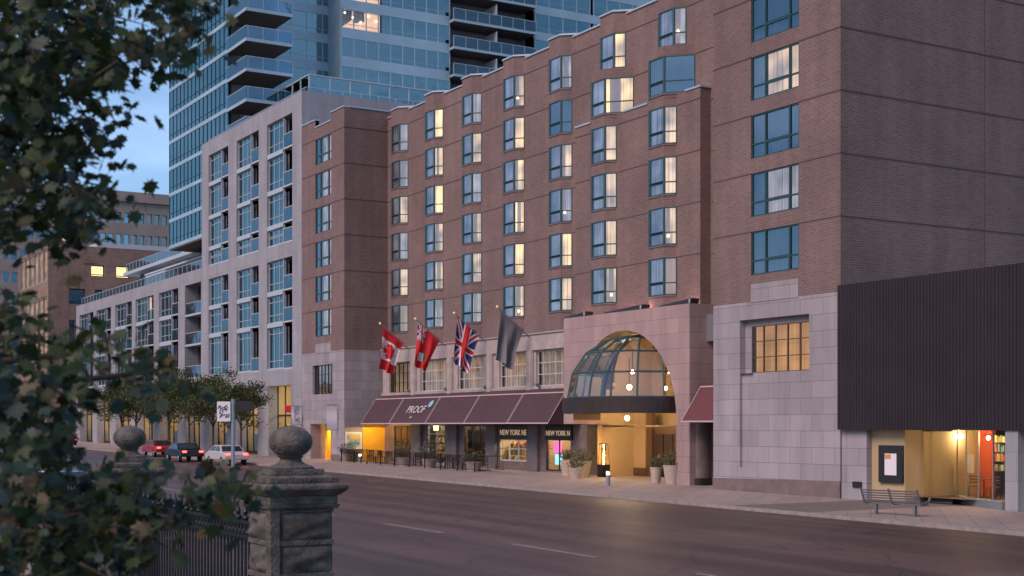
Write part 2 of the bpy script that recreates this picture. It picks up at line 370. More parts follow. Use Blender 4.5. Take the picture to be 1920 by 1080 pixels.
# ------------------------------------------------------------------ the ground
XS = [-900, -400, -190, -150, -110, -80, -50, -20, 10, 60, 300]
def strip(mb, y0, y1, dz, xs=XS, thick=0):
    for a, b in zip(xs, xs[1:]):
        mb.face([(a,y0,G(a)+dz),(b,y0,G(b)+dz),(b,y1,G(b)+dz),(a,y1,G(a)+dz)])
def structure(name, mb, m): o = mb.build(name, m); o['kind'] = 'structure'; return o
KY, NY = 35.6, 8.6
g = MB()
for a, b in zip([-900]+XS[1:-1], XS[1:-1]+[900]): g.face([(a,-600,G(a)-.16),(b,-600,G(b)-.16),(b,900,G(b)-.16),(a,900,G(a)-.16)])
structure('ground', g, 'earth')
def road_mat():
    m = M['asphalt']; t = m.node_tree; b = t.nodes['Principled BSDF']; b.inputs['Roughness'].default_value = .5
    g_ = t.nodes.new('ShaderNodeNewGeometry')
    def nz_(sc, scale, det=5):
        mp_ = t.nodes.new('ShaderNodeMapping'); mp_.inputs['Scale'].default_value = sc; n_ = t.nodes.new('ShaderNodeTexNoise'); n_.inputs['Scale'].default_value = scale; n_.inputs['Detail'].default_value = det
        t.links.new(g_.outputs['Position'], mp_.inputs[0]); t.links.new(mp_.outputs[0], n_.inputs['Vector']); return n_
    def mr(src, a, b_, c, d):
        r_ = t.nodes.new('ShaderNodeMapRange'); 
        for i_, v_ in enumerate((a, b_, c, d)): r_.inputs[i_+1].default_value = v_
        t.links.new(src, r_.inputs[0]); return r_.outputs[0]
    fac = [mr(nz_((.03,1,1), .8).outputs['Fac'], .38, .62, .66, 1.2), mr(nz_((1,1,1), .25).outputs['Fac'], .3, .7, .8, 1.12), mr(nz_((1,1,1), 9).outputs['Fac'], .3, .7, .8, 1.2)]
    vo = t.nodes.new('ShaderNodeTexVoronoi'); vo.feature = 'DISTANCE_TO_EDGE'; vo.inputs['Scale'].default_value = .22; w_n = nz_((1,1,1), 1.2)
    ad = t.nodes.new('ShaderNodeMixRGB'); ad.blend_type = 'ADD'; ad.inputs[0].default_value = .9; t.links.new(g_.outputs['Position'], ad.inputs[1]); t.links.new(w_n.outputs['Color'], ad.inputs[2]); t.links.new(ad.outputs[0], vo.inputs['Vector'])
    fac.append(mr(vo.outputs['Distance'], .0, .016, .5, 1))
    br = t.nodes.new('ShaderNodeTexBrick'); br.inputs['Scale'].default_value = 1; br.inputs['Brick Width'].default_value = 23; br.inputs['Row Height'].default_value = 3.4; br.inputs['Mortar Size'].default_value = .03
    br.inputs['Color1'].default_value = (1,1,1,1); br.inputs['Color2'].default_value = (.76,.77,.80,1); br.inputs['Mortar'].default_value = (.6,.6,.6,1); t.links.new(g_.outputs['Position'], br.inputs['Vector']); fac.append(br.outputs[0])
    cur = None
    base = t.nodes.new('ShaderNodeRGB'); base.outputs[0].default_value = (.098,.057,.048,1); cur = base.outputs[0]  # reddish tone: spill of car lights put into the base colour
    for f_ in fac:
        x_ = t.nodes.new('ShaderNodeMixRGB'); x_.blend_type = 'MULTIPLY'; x_.inputs[0].default_value = 1; t.links.new(cur, x_.inputs[1]); t.links.new(f_, x_.inputs[2]); cur = x_.outputs[0]
    t.links.new(cur, b.inputs['Base Color'])
road_mat()
r = MB(); strip(r, NY-.1, KY+.1, -.13); structure('road', r, 'asphalt')
s_ = MB(); strip(s_, KY+.16, 60, 0); structure('sidewalk', s_, 'paving')
s_ = MB(); strip(s_, 5.7, NY-.16, 0); structure('near_sidewalk', s_, 'paving')
k_ = MB()
for (y0, y1) in ((KY, KY+.16), (NY-.16, NY)):
    for a, b in zip(XS, XS[1:]):
        k_.face([(a,y0,G(a)+.004),(b,y0,G(b)+.004),(b,y1,G(b)+.004),(a,y1,G(a)+.004)])
        yy = y0 if y0 > 20 else y1
        k_.face([(a,yy,G(a)-.2),(b,yy,G(b)-.2),(b,yy,G(b)+.004),(a,yy,G(a)+.004)])
structure('kerb', k_, 'kerb')
lm = MB()
for x0 in np.arange(-34.4-8.5*17, 10, 8.5):
    for yy in (20.3,): lm.face([(x0,yy-.06,G(x0)-.126),(x0+4.3,yy-.06,G(x0+4.3)-.126),(x0+4.3,yy+.06,G(x0+4.3)-.126),(x0,yy+.06,G(x0)-.126)])
structure('lane_marking', lm, 'paint')
pk = MB(); pk.box(-200, 60, -60, 5.0, -.6, .35); structure('park_ground', pk, 'earth')

# ------------------------------------------------------------------ hotel
YB, YW, YS = 43.2, 46.87, 46.17      # front of the end blocks, main wall, stepped wall
L0, FH, WH = 12.34, 2.74, 2.06
hotel = thing('brick_hotel', 'large brown brick hotel with splayed bay windows, stone base and arched glass entrance', 'building', (-72, 50, .2))
XR0, XR1 = XP(1337.5, YB), XP(1576, YB)        # right block
XWG0, XWG1 = XP(566, YB), XP(645.5, YB)        # left wing
XL1 = XP(1313, YS)                             # right end of stepped layer
XL0 = XP(1079, YS)
def win_unit(x0, x1, z0, z1, Y, lit, fr='teal_frame', parent=hotel, mull=(.30,.80), name='window', trans=.33, rec=.12):
    """flat three-light window standing in plane Y"""
    f = MB(); t = .07; yf0, yf1 = Y+rec-.04, Y+rec+.06
    f.box(x0, x0+t, yf0, yf1, z0, z1).box(x1-t, x1, yf0, yf1, z0, z1).box(x0+t, x1-t, yf0, yf1, z0, z0+t).box(x0+t, x1-t, yf0, yf1, z1-t, z1)
    W = x1-x0; zt = z0+trans*(z1-z0); ms = [x0+W*q for q in mull]
    for q in ms: f.box(q-.045, q+.045, yf0-.01, yf1+.005, z0+t, z1-t)
    xs = [x0+t]+ms+[x1-t]
    for a, b in zip(xs, xs[1:]):
        a2 = a+(.045 if a in ms else 0); b2 = b-(.045 if b in ms else 0)
        th = .035
        if a in ms and b in ms: th = .07
        f.box(a2, b2, yf0, yf1, zt-th, zt+th)
        if th > .05:  # awning sash
            f.box(a2, a2+.05, yf0+.01, yf1-.01, z0+t, zt-th).box(b2-.05, b2, yf0+.01, yf1-.01, z0+t, zt-th)
    fo = f.build(name, fr, parent)
    p = MB(); p.face([(x0+t,Y+rec+.01,z0+t),(x1-t,Y+rec+.01,z0+t),(x1-t,Y+rec+.01,z1-t),(x0+t,Y+rec+.01,z1-t)]); p.build('pane', 'glass', fo)
    c = MB(); c.mi = 0; yc = Y+rec+.28
    xa = x0+W*mull[0]*.85
    c.face([(x0,yc,z0),(xa,yc,z0),(xa,yc,z1),(x0,yc,z1)]); c.mi = 1; c.face([(xa,yc,z0),(x1,yc,z0),(x1,yc,z1),(xa,yc,z1)])
    c.build('curtain', ['curtain_off', lit], fo)
    return fo
def opening_walls(): pass
# right block wall
wx0, wx1 = XP(1408, YB), XP(1498, YB)
TOPR = 31.5
hol = [(wx0, wx1, L0+FH*k-WH, L0+FH*k, .42) for k in range(0, 6)]
wl = MB(); facade(wl, 'y', YB, XR0, XR1, 9.04, TOPR, hol, .42)
wl.face([(XR1,YB,9.04),(XR1,80,9.04),(XR1,80,TOPR),(XR1,YB,TOPR)]); wl.face([(XR0,YB,9.04),(XR0,YB,TOPR),(XR0,80,TOPR),(XR0,80,9.04)])
wl.face([(XR0,YB,TOPR),(XR1,YB,TOPR),(XR1,80,TOPR),(XR0,80,TOPR)]); wl.face([(XR0,80,0),(XR1,80,0),(XR1,80,TOPR),(XR0,80,TOPR)])
# wing wall
vx0, vx1 = XP(591.5, YB), XP(621, YB)
TW = 27.6
holw = [(vx0, vx1, L0+FH*k-WH, L0+FH*k, .42) for k in range(0, 6)]
facade(wl, 'y', YB, XWG0, vx0, 9.0, TW, [], 0); facade(wl, 'y', YB, vx1, XWG1, 9.0, TW, [], 0)
facade(wl, 'y', YB, vx0, vx1, 9.0, TW-.62, holw, .42)
wl.face([(XWG1,YB,9.0),(XWG1,YW+.5,9.0),(XWG1,YW+.5,TW),(XWG1,YB,TW)]); wl.face([(XWG0,YB,9.0),(XWG0,YB,TW),(XWG0,60,TW),(XWG0,60,9.0)])
for a, b, zt in ((XWG0, vx0, TW), (vx1, XWG1, TW)):
    wl.face([(a,YB,zt),(b,YB,zt),(b,YB+.35,zt),(a,YB+.35,zt)])
wl.face([(XWG0,YB+.35,TW-.7),(XWG1,YB+.35,TW-.7),(XWG1,60,TW-.7),(XWG0,60,TW-.7)])
for a, b in ((XWG0, vx0), (vx1, XWG1)): wl.face([(a,YB+.35,TW-.7),(b,YB+.35,TW-.7),(b,YB+.35,TW),(a,YB+.35,TW)])
# main wall and stepped layer
TM = 27.05; TS = 21.15
wl.face([(XWG1,YW,8.9),(XR0,YW,8.9),(XR0,YW,TM),(XWG1,YW,TM)])
wl.face([(XWG1,YW,TM),(XR0,YW,TM),(XR0,60,TM-.3),(XWG1,60,TM-.3)])
wl.face([(XWG0,60,0),(XR0,60,0),(XR0,60,TM),(XWG0,60,TM)])
wl.box(XL0, XL1, YS, YW+.05, 8.9, TS)
wl.build('wall', 'brick', hotel)
# recessed brick grooves drawn as thin dark strips, their shade in the colour
sc_ = MB()
for k in range(0, 8):
    z = L0+FH*k+.0
    if z < TOPR-.3:
        for a, b in ((XR0, wx0), (wx1, XR1)): sc_.box(a, b, YB-.012, YB+.05, z-.04, z+.03)
        sc_.box(XR1-.04, XR1+.012, YB+.05, 80, z-.04, z+.03)
    if k < 6:
        for a, b in ((XWG0, vx0), (vx1, XWG1)): sc_.box(a, b, YB-.012, YB+.05, z-.04, z+.03)
        sc_.box(XWG1-.04, XWG1+.012, YB+.05, YW, z-.04, z+.03)
# vertical movement joints on the blank side wall
for yv in (52.3, 61.5, 70.5): sc_.box(XR1-.03, XR1+.008, yv-.012, yv+.012, 9.04, TOPR)
COLS = [748, 813, 884, 963, 1051]
CLIT = [['low','low','mid','low','mid','amber'], ['high','high','high','mid','mid','low'], ['low','mid','low','mid','mid','low'],
        ['mid','high','high','high','high','mid'], ['low','off','mid','low','high','mid'],
        ['high','high','mid','mid','mid','mid'], ['low','off','mid','mid','mid','amber']]
YF, YF2, BW, D = 46.34, 45.64, 1.34, .53
RW = random.Random(21)
mat('lampshade', (.8,.7,.5), .8, emit=(1,.72,.36), es=2.2)
mat('room_back', (.30,.22,.15), .9, emit=(1,.55,.25), es=.10, noise=.4, nscale=1)
bays = []     # (xm, yf, ywall, z-range bricks, windows)
cap = MB()
def bay_poly(xm, yf, yw, grow=0):
    d = yw-yf; return [(xm-BW-d-grow, yw+.1), (xm-BW-grow*.4, yf-grow), (xm+grow*.4, yf-grow), (xm+d+grow, yw+.1)]
def bay_window(xm, yf, yw, z0, z1, lit):
    d = yw-yf; e = .05
    pts = [(xm-BW-d+e, yw), (xm-BW, yf+e), (xm, yf+e), (xm+d-e, yw)]
    f = MB()
    for i, (x, y) in enumerate(pts):
        q = .075 if i in (1, 2) else .05
        f.tube((x,y,z0), (x,y,z1), q, q, 6)
    for (a, b) in zip(pts, pts[1:]):
        for z, h in ((z0+.035,.035),(z1-.035,.035),(z0+.68,.03)):
            dx, dy = b[0]-a[0], b[1]-a[1]; ln = sqrt(dx*dx+dy*dy); nx, ny = -dy/ln*.04, dx/ln*.04
            f.extr([(a[0]-nx,a[1]-ny,z-h),(b[0]-nx,b[1]-ny,z-h),(b[0]+nx,b[1]+ny,z-h),(a[0]+nx,a[1]+ny,z-h)], (0,0,2*h))
    a, b = pts[1], pts[2]; f.box(a[0]+.06, b[0]-.06, yf+.01, yf+.09, z0+.60, z0+.76)
    fo = f.build('bay_window', 'teal_frame', hotel)
    p = MB()
    for (a, b) in zip(pts, pts[1:]): p.face([(a[0],a[1],z0),(b[0],b[1],z0),(b[0],b[1],z1),(a[0],a[1],z1)])
    p.build('pane', 'glass', fo)
    c = MB(); o = .13
    cp = [(xm-BW-d+e+o*1.2, yw-.01), (xm-BW+o*.4, yf+e+o), (xm-o*.45, yf+e+o), (xm+d-e-o*.5, yw-.01)]
    for i, (a, b) in enumerate(zip(cp, cp[1:])):
        c.mi = 1 if i == 2 else 0
        if i == 2 and lit != 'off' and RW.random() < .45:
            g0 = RW.uniform(0,.25); g1 = g0+RW.uniform(.3,.55); m0 = (a[0]+(b[0]-a[0])*g0, a[1]+(b[1]-a[1])*g0); m1 = (a[0]+(b[0]-a[0])*g1, a[1]+(b[1]-a[1])*g1); zt_ = z1-RW.choice([0,.12,.25])
            for (p_, q_) in ((a, m0), (m1, b)): c.face([(p_[0],p_[1],z0),(q_[0],q_[1],z0),(q_[0],q_[1],z1),(p_[0],p_[1],z1)])
            c.mi = 2; dx_ = .10; c.face([(m0[0]-dx_,m0[1]+dx_,z0),(m1[0]-dx_,m1[1]+dx_,z0),(m1[0]-dx_,m1[1]+dx_,z1),(m0[0]-dx_,m0[1]+dx_,z1)])
            if RW.random() < .35:
                mx_, my_ = (m0[0]+m1[0])/2-.03, (m0[1]+m1[1])/2+.03; MB().lathe((mx_,my_,z0+RW.uniform(.25,.75)), [(.09,0),(.055,.15)], 10).build('table_lamp', 'lampshade', fo)
        else: c.face([(a[0],a[1],z0),(b[0],b[1],z0),(b[0],b[1],z1),(a[0],a[1],z1)])
    low = 'curtain_front' if lit != 'off' else 'curtain_off'
    c.build('curtain', [low, 'curtain_'+lit, 'room_back'], fo)
def bay_column(px, yf, yw, kk, zbot, ztop, lits, pxY=None):
    xm = XP(px, pxY or yf); brk = MB()
    zs = zbot
    for k in kk:
        zh = L0+FH*k; z0 = zh-WH
        brk.prism(bay_poly(xm, yf, yw), zs, z0-.03); cap.prism(bay_poly(xm, yf, yw, .05), z0-.07, z0-.001)
        bay_window(xm, yf, yw, z0, zh, lits[5-k]); zs = zh
    brk.prism(bay_poly(xm, yf, yw), zs, ztop); brk.build('bay', 'brick', hotel)
    cap.build('bay_sill', 'plinth', hotel); cap.__init__()
    return xm
xms = []
for i, px in enumerate(COLS):
    xm = bay_column(px, YF, YW, range(6), 9.0, TM+.2, CLIT[i]); xms.append((xm, YF, YW, range(6)))
for i, (pu, pl) in enumerate(((1150, 1133), (1262, 1244))):
    lits = CLIT[5+i]
    xm = bay_column(pl, YF2, YS, range(4), 9.0, TS-.15, lits); xms.append((xm, YF2, YS, range(4)))
    bay_column(pl, YF2, YW, [4], TS-.15, L0+FH*4+.55, lits, None)
    bay_column(pu, YF, YW, [5], L0+FH*4+.55, TM+.2, lits)
# coping along the roof
tp = MB()
def coping_line(x0, x1, y, z): tp.box(x0, x1, y-.08, y+.35, z, z+.10)
prev = XWG1
tops = [(XP(p, YF), YF) for p in COLS+[1150, 1262]]
for xm, yf in tops:
    coping_line(prev, xm-BW-D-.1, YW, TM); tp.prism(bay_poly(xm, yf, YW+.3, .08), TM+.2, TM+.3); prev = xm+D+.1
coping_line(prev, XR0, YW, TM)
for a, b, z in ((XWG0, vx0, TW), (vx1, XWG1, TW), (vx0, vx1, TW-.62)): tp.box(a, b, YB-.06, YB+.4, z, z+.09)
tp.box(XWG1-.4, XWG1+.06, YB+.4, YW, TW, TW+.09)
prev = XL0
for pl in (1133, 1244):
    xm = XP(pl, YF2); tp.box(prev, xm-BW-D-.3, YS-.06, YW, TS, TS+.1); prev = xm+D+.75
tp.box(prev, XL1+.06, YS-.06, YW, TS, TS+.1)
build_split(tp, 'coping', 'coping', hotel)
# main facade groove strips between bays
for k in range(6):
    z = L0+FH*k
    pos = [(XP(p, YF2 if p in (1133,1244) else YF), YF2 if p in (1133,1244) else YF) for p in COLS+([1133, 1244] if k < 4 else [1150, 1262])]
    pv = XWG1
    for xm, yf in pos:
        lay = (yf == YF2); yy = YS if lay else YW
        a, b = pv, xm-BW-D-.02
        if lay and a < XL0: sc_.box(a, XL0, YW-.012, YW+.02, z-.035, z+.025); a = XL0
        sc_.box(a, b, yy-.012, yy+.02, z-.035, z+.025); pv = xm+D+.02
    if k < 4:
        sc_.box(pv, XL1, YS-.012, YS+.02, z-.035, z+.025); pv = XL1+.02
    sc_.box(pv, XR0, YW-.012, YW+.02, z-.035, z+.025)
build_split(sc_, 'groove_strip', 'groove_dark', hotel)
for k in range(6): win_unit(wx0, wx1, L0+FH*k-WH, L0+FH*k, YB, 'curtain_'+['off','low','off','mid','off','off'][k], rec=.08)
for k in range(6): win_unit(vx0, vx1, L0+FH*k-WH, L0+FH*k, YB, 'curtain_low', rec=.08)  # weak glow in the curtain cloth brightens these panes

# stone base, right block
st = MB()
sx0, sx1, sz0, sz1 = XP(1403, YB), XP(1517, YB), ZP(1460, 697, YB), ZP(1460, 606, YB)
gx0 = XP(1387, YB)
facade(st, 'y', YB, XR0, XR1, -.6, 9.04, [(gx0, sx1, sz0-.0, sz1+.3, .35), (gx0, XP(1412, YB), 1.2, sz0-.0001, .16)], .35)
st.face([(gx0,YB+.16,1.2),(XP(1412,YB),YB+.16,1.2),(XP(1412,YB),YB+.16,sz0),(gx0,YB+.16,sz0)])
st.face([(gx0,YB+.35,sz0),(sx0,YB+.35,sz0),(sx0,YB+.35,sz1+.3),(gx0,YB+.35,sz1+.3)]); st.face([(sx0,YB+.35,sz1),(sx1,YB+.35,sz1),(sx1,YB+.35,sz1+.3),(sx0,YB+.35,sz1+.3)])
st.box(wx0+.02, wx1-.02, YB-.03, YB+.1, 9.0, 9.85)
st.face([(XR0,YB,-.6),(XR0,YB,9.04),(XR0,YW,9.04),(XR0,YW,-.6)])
st.build('stone_base', 'stone', hotel); st = MB()
# stone base, wing
ux0, ux1, uz0, uz1 = XP(586, YB), XP(623, YB), ZP(605, 739, YB), ZP(605, 684, YB)
ox0, ox1, oz1 = XP(582, YB), XP(622, YB), ZP(600, 795, YB)
facade(st, 'y', YB, XWG0, XWG1, -.6, 9.0, [(ux0, ux1, uz0, uz1, .35), (ox0, ox1, -.6, oz1, 3.0)], .35)
st.box(vx0+.05, vx1-.05, YB-.03, YB+.1, 8.95, 9.7)
st.face([(XWG1,YB,3.3),(XWG1,YW,3.3),(XWG1,YW,9.0),(XWG1,YB,9.0)])
yo = YP(680, XWG1)
st.face([(XWG1,YB,-.6),(XWG1,yo,-.6),(XWG1,yo,3.3),(XWG1,YB,3.3)])
st.face([(XWG0,YB,-.6),(XWG0,YB,9.0),(XWG0,60,9.0),(XWG0,60,-.6)])
st.build('stone_base', 'stone', hotel)
pl = MB(); 
def plin(a, b, y, h, hb=None):
    pl.extr([(a,y-.05,-.8),(b,y-.05,-.8),(b,y-.05,G(b)+(hb or h)),(a,y-.05,G(a)+h)], (0,.2,0))
plin(XR0, XR1, YB, .55, .75); plin(ox1, XWG1, YB, .5)
build_split(pl, 'plinth', 'plinth', hotel)
oc = MB(); oc.face([(XWG1+.01,yo,-.6),(XWG1+.01,46.6,-.6),(XWG1+.01,46.6,3.6),(XWG1+.01,yo,3.6)])
oc.box(ox0, ox1, YB+3, YB+3.1, -.5, oz1); oc.box(ox0+.9, ox0+1.3, YB+.9, YB+1.2, -.5, oz1)
oc.build('ochre_wall', 'ochre', hotel)
# amber shop window in the right block and dark one in the wing
def grid_window(x0, x1, z0, z1, Y, nx, nz, cur, fr='dark_frame', t=.05, parent=hotel, gl='glass'):
    f = MB()
    f.box(x0, x0+t, Y-.04, Y+.05, z0, z1).box(x1-t, x1, Y-.04, Y+.05, z0, z1).box(x0+t, x1-t, Y-.04, Y+.05, z0, z0+t).box(x0+t, x1-t, Y-.04, Y+.05, z1-t, z1)
    for i in range(1, nx): q = x0+(x1-x0)*i/nx; f.box(q-t*.6, q+t*.6, Y-.035, Y+.045, z0+t, z1-t)
    for i in range(1, nz): q = z0+(z1-z0)*i/nz; f.box(x0+t, x1-t, Y-.025, Y+.035, q-.022, q+.022)
    fo = f.build('window', fr, parent)
    MB().face([(x0,Y+.005,z0),(x1,Y+.005,z0),(x1,Y+.005,z1),(x0,Y+.005,z1)]).build('pane', gl, fo)
    MB().face([(x0,Y+.25,z0),(x1,Y+.25,z0),(x1,Y+.25,z1),(x0,Y+.25,z1)]).build('curtain', cur, fo)
    return fo
grid_window(sx0, sx1, sz0, sz1, YB+.25, 5, 3, 'curtain_amber', 'wood_dark', gl='clear_glass')
grid_window(ux0, ux1, uz0, uz1, YB+.25, 6, 3, 'curtain_brown', 'dark_frame')

# low storey between wing and portal: ledge, piers, windows
XPL, XPR, YP_ = XP(1057, 44.2), XP(1293, 44.2), 44.2
lo = MB(); YL = 46.45
lo.box(XWG1, XPL+2.0, YL-.15, YW+.1, 8.0, 9.0)
lo.box(XWG1, XPL+2.0, YL-.25, YW+.1, 9.0, 9.08)
WXS = [(730,768),(788,835),(858,907),(936,988),(1005,1062)]
hl = [(XP(a,YL), XP(b,YL), 5.72, 7.92, .3) for a,b in WXS]
facade(lo, 'y', YL, XWG1, XPL+2.0, 5.3, 8.0, hl, .3)
pv = XWG1
for a, b in WXS[:-1]:
    xb = XP(b, YL); xn = XP(WXS[[w_[0] for w_ in WXS].index(a)+1][0], YL); m_ = (xb+xn)/2
    lo.lathe((m_, YL-.02, 5.3), [(.32,0),(.32,2.7)], 16)
lo.box(XWG1, XPL+2.0, YL-.12, YL, 5.5, 5.7)
lo.build('ledge', 'ledge', hotel, smooth=False)
for i, (a, b, z0, z1, _) in enumerate(hl): grid_window(a, b, z0, z1, YL+.18, 5, 3, 'curtain_brown', 'dark_frame' if i == 0 else 'white_frame', t=.04, gl='clear_glass')
# ground-floor shopfront wall
GF = MB(); YG = 46.6
SH = [(739,772,.15,3.2), (801,834,.0,3.2), (870,913,.1,3.2), (936,987,.55,ZP(960,824,YG)), (1023,1070,.1,ZP(1045,824,YG))]
hs = [(XP(a,YG), XP(b,YG), G(XP(a,YG))+z0, z1, .25) for a,b,z0,z1 in SH]
XG1 = XP(1100, YG)
facade(GF, 'y', YG, XWG1, XG1, -.6, 5.3, hs, .25)
GF.box(XWG1, XPL, YG-.6, YG, 5.05, 5.3)
GF.build('shopfront_wall', 'plinth', hotel)
cl = MB()
for px in (784, 852, 925, 1004):
    MB().box(XP(px-9,YG), XP(px+9,YG), YG-.25, YG-.002, -.5, 5.0).build('pilaster', 'pilaster', hotel)
SHM = ['dark_frame','white_frame','dark_frame','white_frame','dark_frame']
for i, (a, b, z0, z1, _) in enumerate(hs):
    f = MB(); t = .05; y = YG+.12; n = [3,2,3,3,2][i]
    f.box(a, a+t, y-.04, y+.04, z0, z1).box(b-t, b, y-.04, y+.04, z0, z1).box(a+t, b-t, y-.04, y+.04, z1-t, z1).box(a+t, b-t, y-.04, y+.04, z0, z0+.09)
    for q in range(1, n): xq = a+(b-a)*q/n; f.box(xq-.03, xq+.03, y-.035, y+.035, z0+.09, z1-t)
    if i in (1, 3): f.box(a+t, b-t, y-.03, y+.03, z1-.62, z1-.56)
    fo = f.build('shop_window' if i != 1 else 'door', SHM[i], hotel)
    MB().face([(a,y,z0),(b,y,z0),(b,y,z1),(a,y,z1)]).build('pane', 'clear_glass', fo)
# shop rooms behind
rm = MB()
def room(mb, x0, x1, y0, y1, z0, z1):
    mb.face([(x0,y1,z0),(x1,y1,z0),(x1,y1,z1),(x0,y1,z1)]); mb.face([(x0,y0,z0),(x0,y1,z0),(x0,y1,z1),(x0,y0,z1)]); mb.face([(x1,y0,z0),(x1,y0,z1),(x1,y1,z1),(x1,y1,z0)])
    mb.face([(x0,y0,z1),(x1,y0,z1),(x1,y1,z1),(x0,y1,z1)]); mb.face([(x0,y0,z0),(x0,y1,z0),(x1,y1,z0),(x1,y0,z0)])
xm1, xm2 = XP(925, YG), XP(1100, YG)
room(rm, XWG1+.2, xm1, YG+.27, 51, .1, 3.6); rm.build('bar_room', 'wood_dark', hotel)
rm = MB(); room(rm, xm1+.1, xm2-.1, YG+.27, 50, .1, 3.6); rm.build('news_shop_room', 'cream', hotel)
def goods(name, x0, x1, y, z0, z1, rows, seed, parent=hotel, dens=.16):
    rr = random.Random(seed); mb = MB(); mats = ['goods%d' % i for i in range(6)]+['wood_dark']
    for q in range(rows):
        z = z0+(z1-z0)*q/rows; mb.mi = 6; mb.box(x0, x1, y, y+.35, z-.03, z)
        x = x0
        while x < x1-.1:
            w_ = rr.uniform(.5,1.1)*dens; mb.mi = rr.randrange(6); h = (z1-z0)/rows*rr.uniform(.5,.85)
            mb.box(x+.01, min(x+w_, x1), y+.05, y+.2, z+.001, z+h); x += w_+rr.uniform(0,.06)
    return mb.build(name, mats, parent)
goods('magazine_rack', hs[3][0]-.3, hs[3][1]+1.2, YG+.9, .8, 2.2, 3, 3)
goods('magazine_rack', hs[4][0]-.3, hs[4][1]+.8, YG+2.2, .6, 2.4, 4, 5)
goods('bottle_shelf', hs[0][0], hs[0][1]+2, YG+3.5, .8, 3.0, 4, 8, dens=.1)
sn = MB(); a, b = hs[4][0], hs[4][1]
sn.mi = 0; sn.box(a+.2, a+1.0, YG+.5, YG+.55, 1.5, 2.2); sn.mi = 1; sn.box(a+.3, a+1.1, YG+.52, YG+.57, .75, 1.4); sn.build('lit_display', ['screen_pink','screen_cyan'], hotel)
ll = MB()
for x in (XP(755,YG), XP(820,YG), XP(893,YG)): ll.box(x-.25, x+.25, YG+1.2, YG+1.5, 3.35, 3.4)
for x in (XP(950,YG), XP(975,YG), XP(1035,YG)): ll.box(x-.5, x+.5, YG+1.0, YG+1.3, 3.4, 3.45)
ll.build('ceiling_lamp', 'soft_lamp', hotel)
for x in (XP(755,YG), XP(893,YG)): point_light('bar_light', (x, YG+1.6, 3.0), 70, r=.05)
x_ = XP(817,YG-.2); lt = thing('wall_lantern', 'small glowing lantern above the white bar door under the awning', 'lamp', (x_, YG-.2, 2.8)); MB().box(x_-.16, x_+.16, YG-.3, YG-.05, 2.85, 3.2).build('glass', 'room_glow', lt); MB().box(x_-.19, x_+.19, YG-.33, YG-.02, 3.2, 3.24).box(x_-.19, x_+.19, YG-.33, YG-.02, 2.81, 2.85).build('frame', 'dark_frame', lt)
point_light('shop_light', (XP(960,YG), YG+1.2, 3.1), 130, (1,.8,.5)); point_light('shop_light', (XP(1045,YG), YG+1.2, 3.1), 90, (1,.8,.55))
point_light('door_light', (XP(817,YG), YG+1.3, 3.0), 18, (.9,1,.9))
point_light('ochre_light', (XWG1+1.6, 45.0, 3.55), 110, (1,.62,.16), .04); point_light('passage_light', (ox0+2.2, YB+1.6, 2.6), 90, (1,.50,.10))
# shop name boards
for nm, a, b, txt, lab in (('name_board', 936, 988, 'NEW YORK NE', 'black name board lettered NEW YORK NE above the three-pane shop window'), ('name_board', 1022, 1071, 'NEW YORK N', 'black name board lettered NEW YORK N above the shop door beside the entrance')):
    x0, x1 = XP(a,YG-.14), XP(b,YG-.14); z0, z1 = ZP(960, 823, YG), ZP(960, 798, YG)
    sg = thing(nm, lab, 'sign', ((x0+x1)/2, YG-.14, z0), 'name boards of the corner shop')
    MB().box(x0, x1, YG-.14, YG-.003, z0, z1).build('board', 'black', sg)
    text('lettering', txt, .50 if 'NE' in txt[5:] else .44, (x0+.10, YG-.15, z0+.26), (1,0,0), (0,0,1), 'gold', sg, bold=.004)

# portal with the arch
ACX, ACZ, AR = XP(1168, YP_), 3.54, 4.9
ACX = (XP(1075,YP_)+XP(1268,YP_))/2; AR = (XP(1268,YP_)-XP(1075,YP_))/2; ACZ = 8.42-AR
TP = 9.47; YPB = 46.1
po = MB(); n = 48
xs = [ACX-AR*cos(pi*i/n) for i in range(n+1)]; zs = [ACZ+AR*sin(pi*i/n) for i in range(n+1)]
for i in range(n): po.face([(xs[i],YP_,zs[i]),(xs[i+1],YP_,zs[i+1]),(xs[i+1],YP_,TP),(xs[i],YP_,TP)])
zl = 3.3
po.face([(XPL,YP_,zl),(xs[0],YP_,zl),(xs[0],YP_,TP),(XPL,YP_,TP)]); po.face([(xs[-1],YP_,-.6),(XPR,YP_,-.6),(XPR,YP_,TP),(xs[-1],YP_,TP)])
po.face([(XPR,YP_,-.6),(XPR,YW,-.6),(XPR,YW,TP),(XPR,YP_,TP)]); po.face([(XPL,YP_,zl),(XPL,YP_,TP),(XPL,YW,TP),(XPL,YW,zl)])
po.face([(XPL,YP_,zl),(XPL,YW,zl),(xs[0],YW,zl),(xs[0],YP_,zl)]); po.face([(XPL,YP_,TP),(XPR,YP_,TP),(XPR,YW,TP),(XPL,YW,TP)])
po.face([(xs[-1],YP_,-.6),(xs[-1],YP_,ACZ),(xs[-1],YPB,ACZ),(xs[-1],YPB,-.6)]); po.face([(xs[0],YP_,zl),(xs[0],YPB,zl),(xs[0],YPB,ACZ),(xs[0],YP_,ACZ)])
po.build('portal', 'pink_lit_stone', hotel)
sf = MB()
for i in range(n): sf.face([(xs[i],YP_,zs[i]),(xs[i],YPB,zs[i]),(xs[i+1],YPB,zs[i+1]),(xs[i+1],YP_,zs[i+1])])
DR, DZ0, DZH, DCY = 4.15, 4.72, 3.5, 45.6
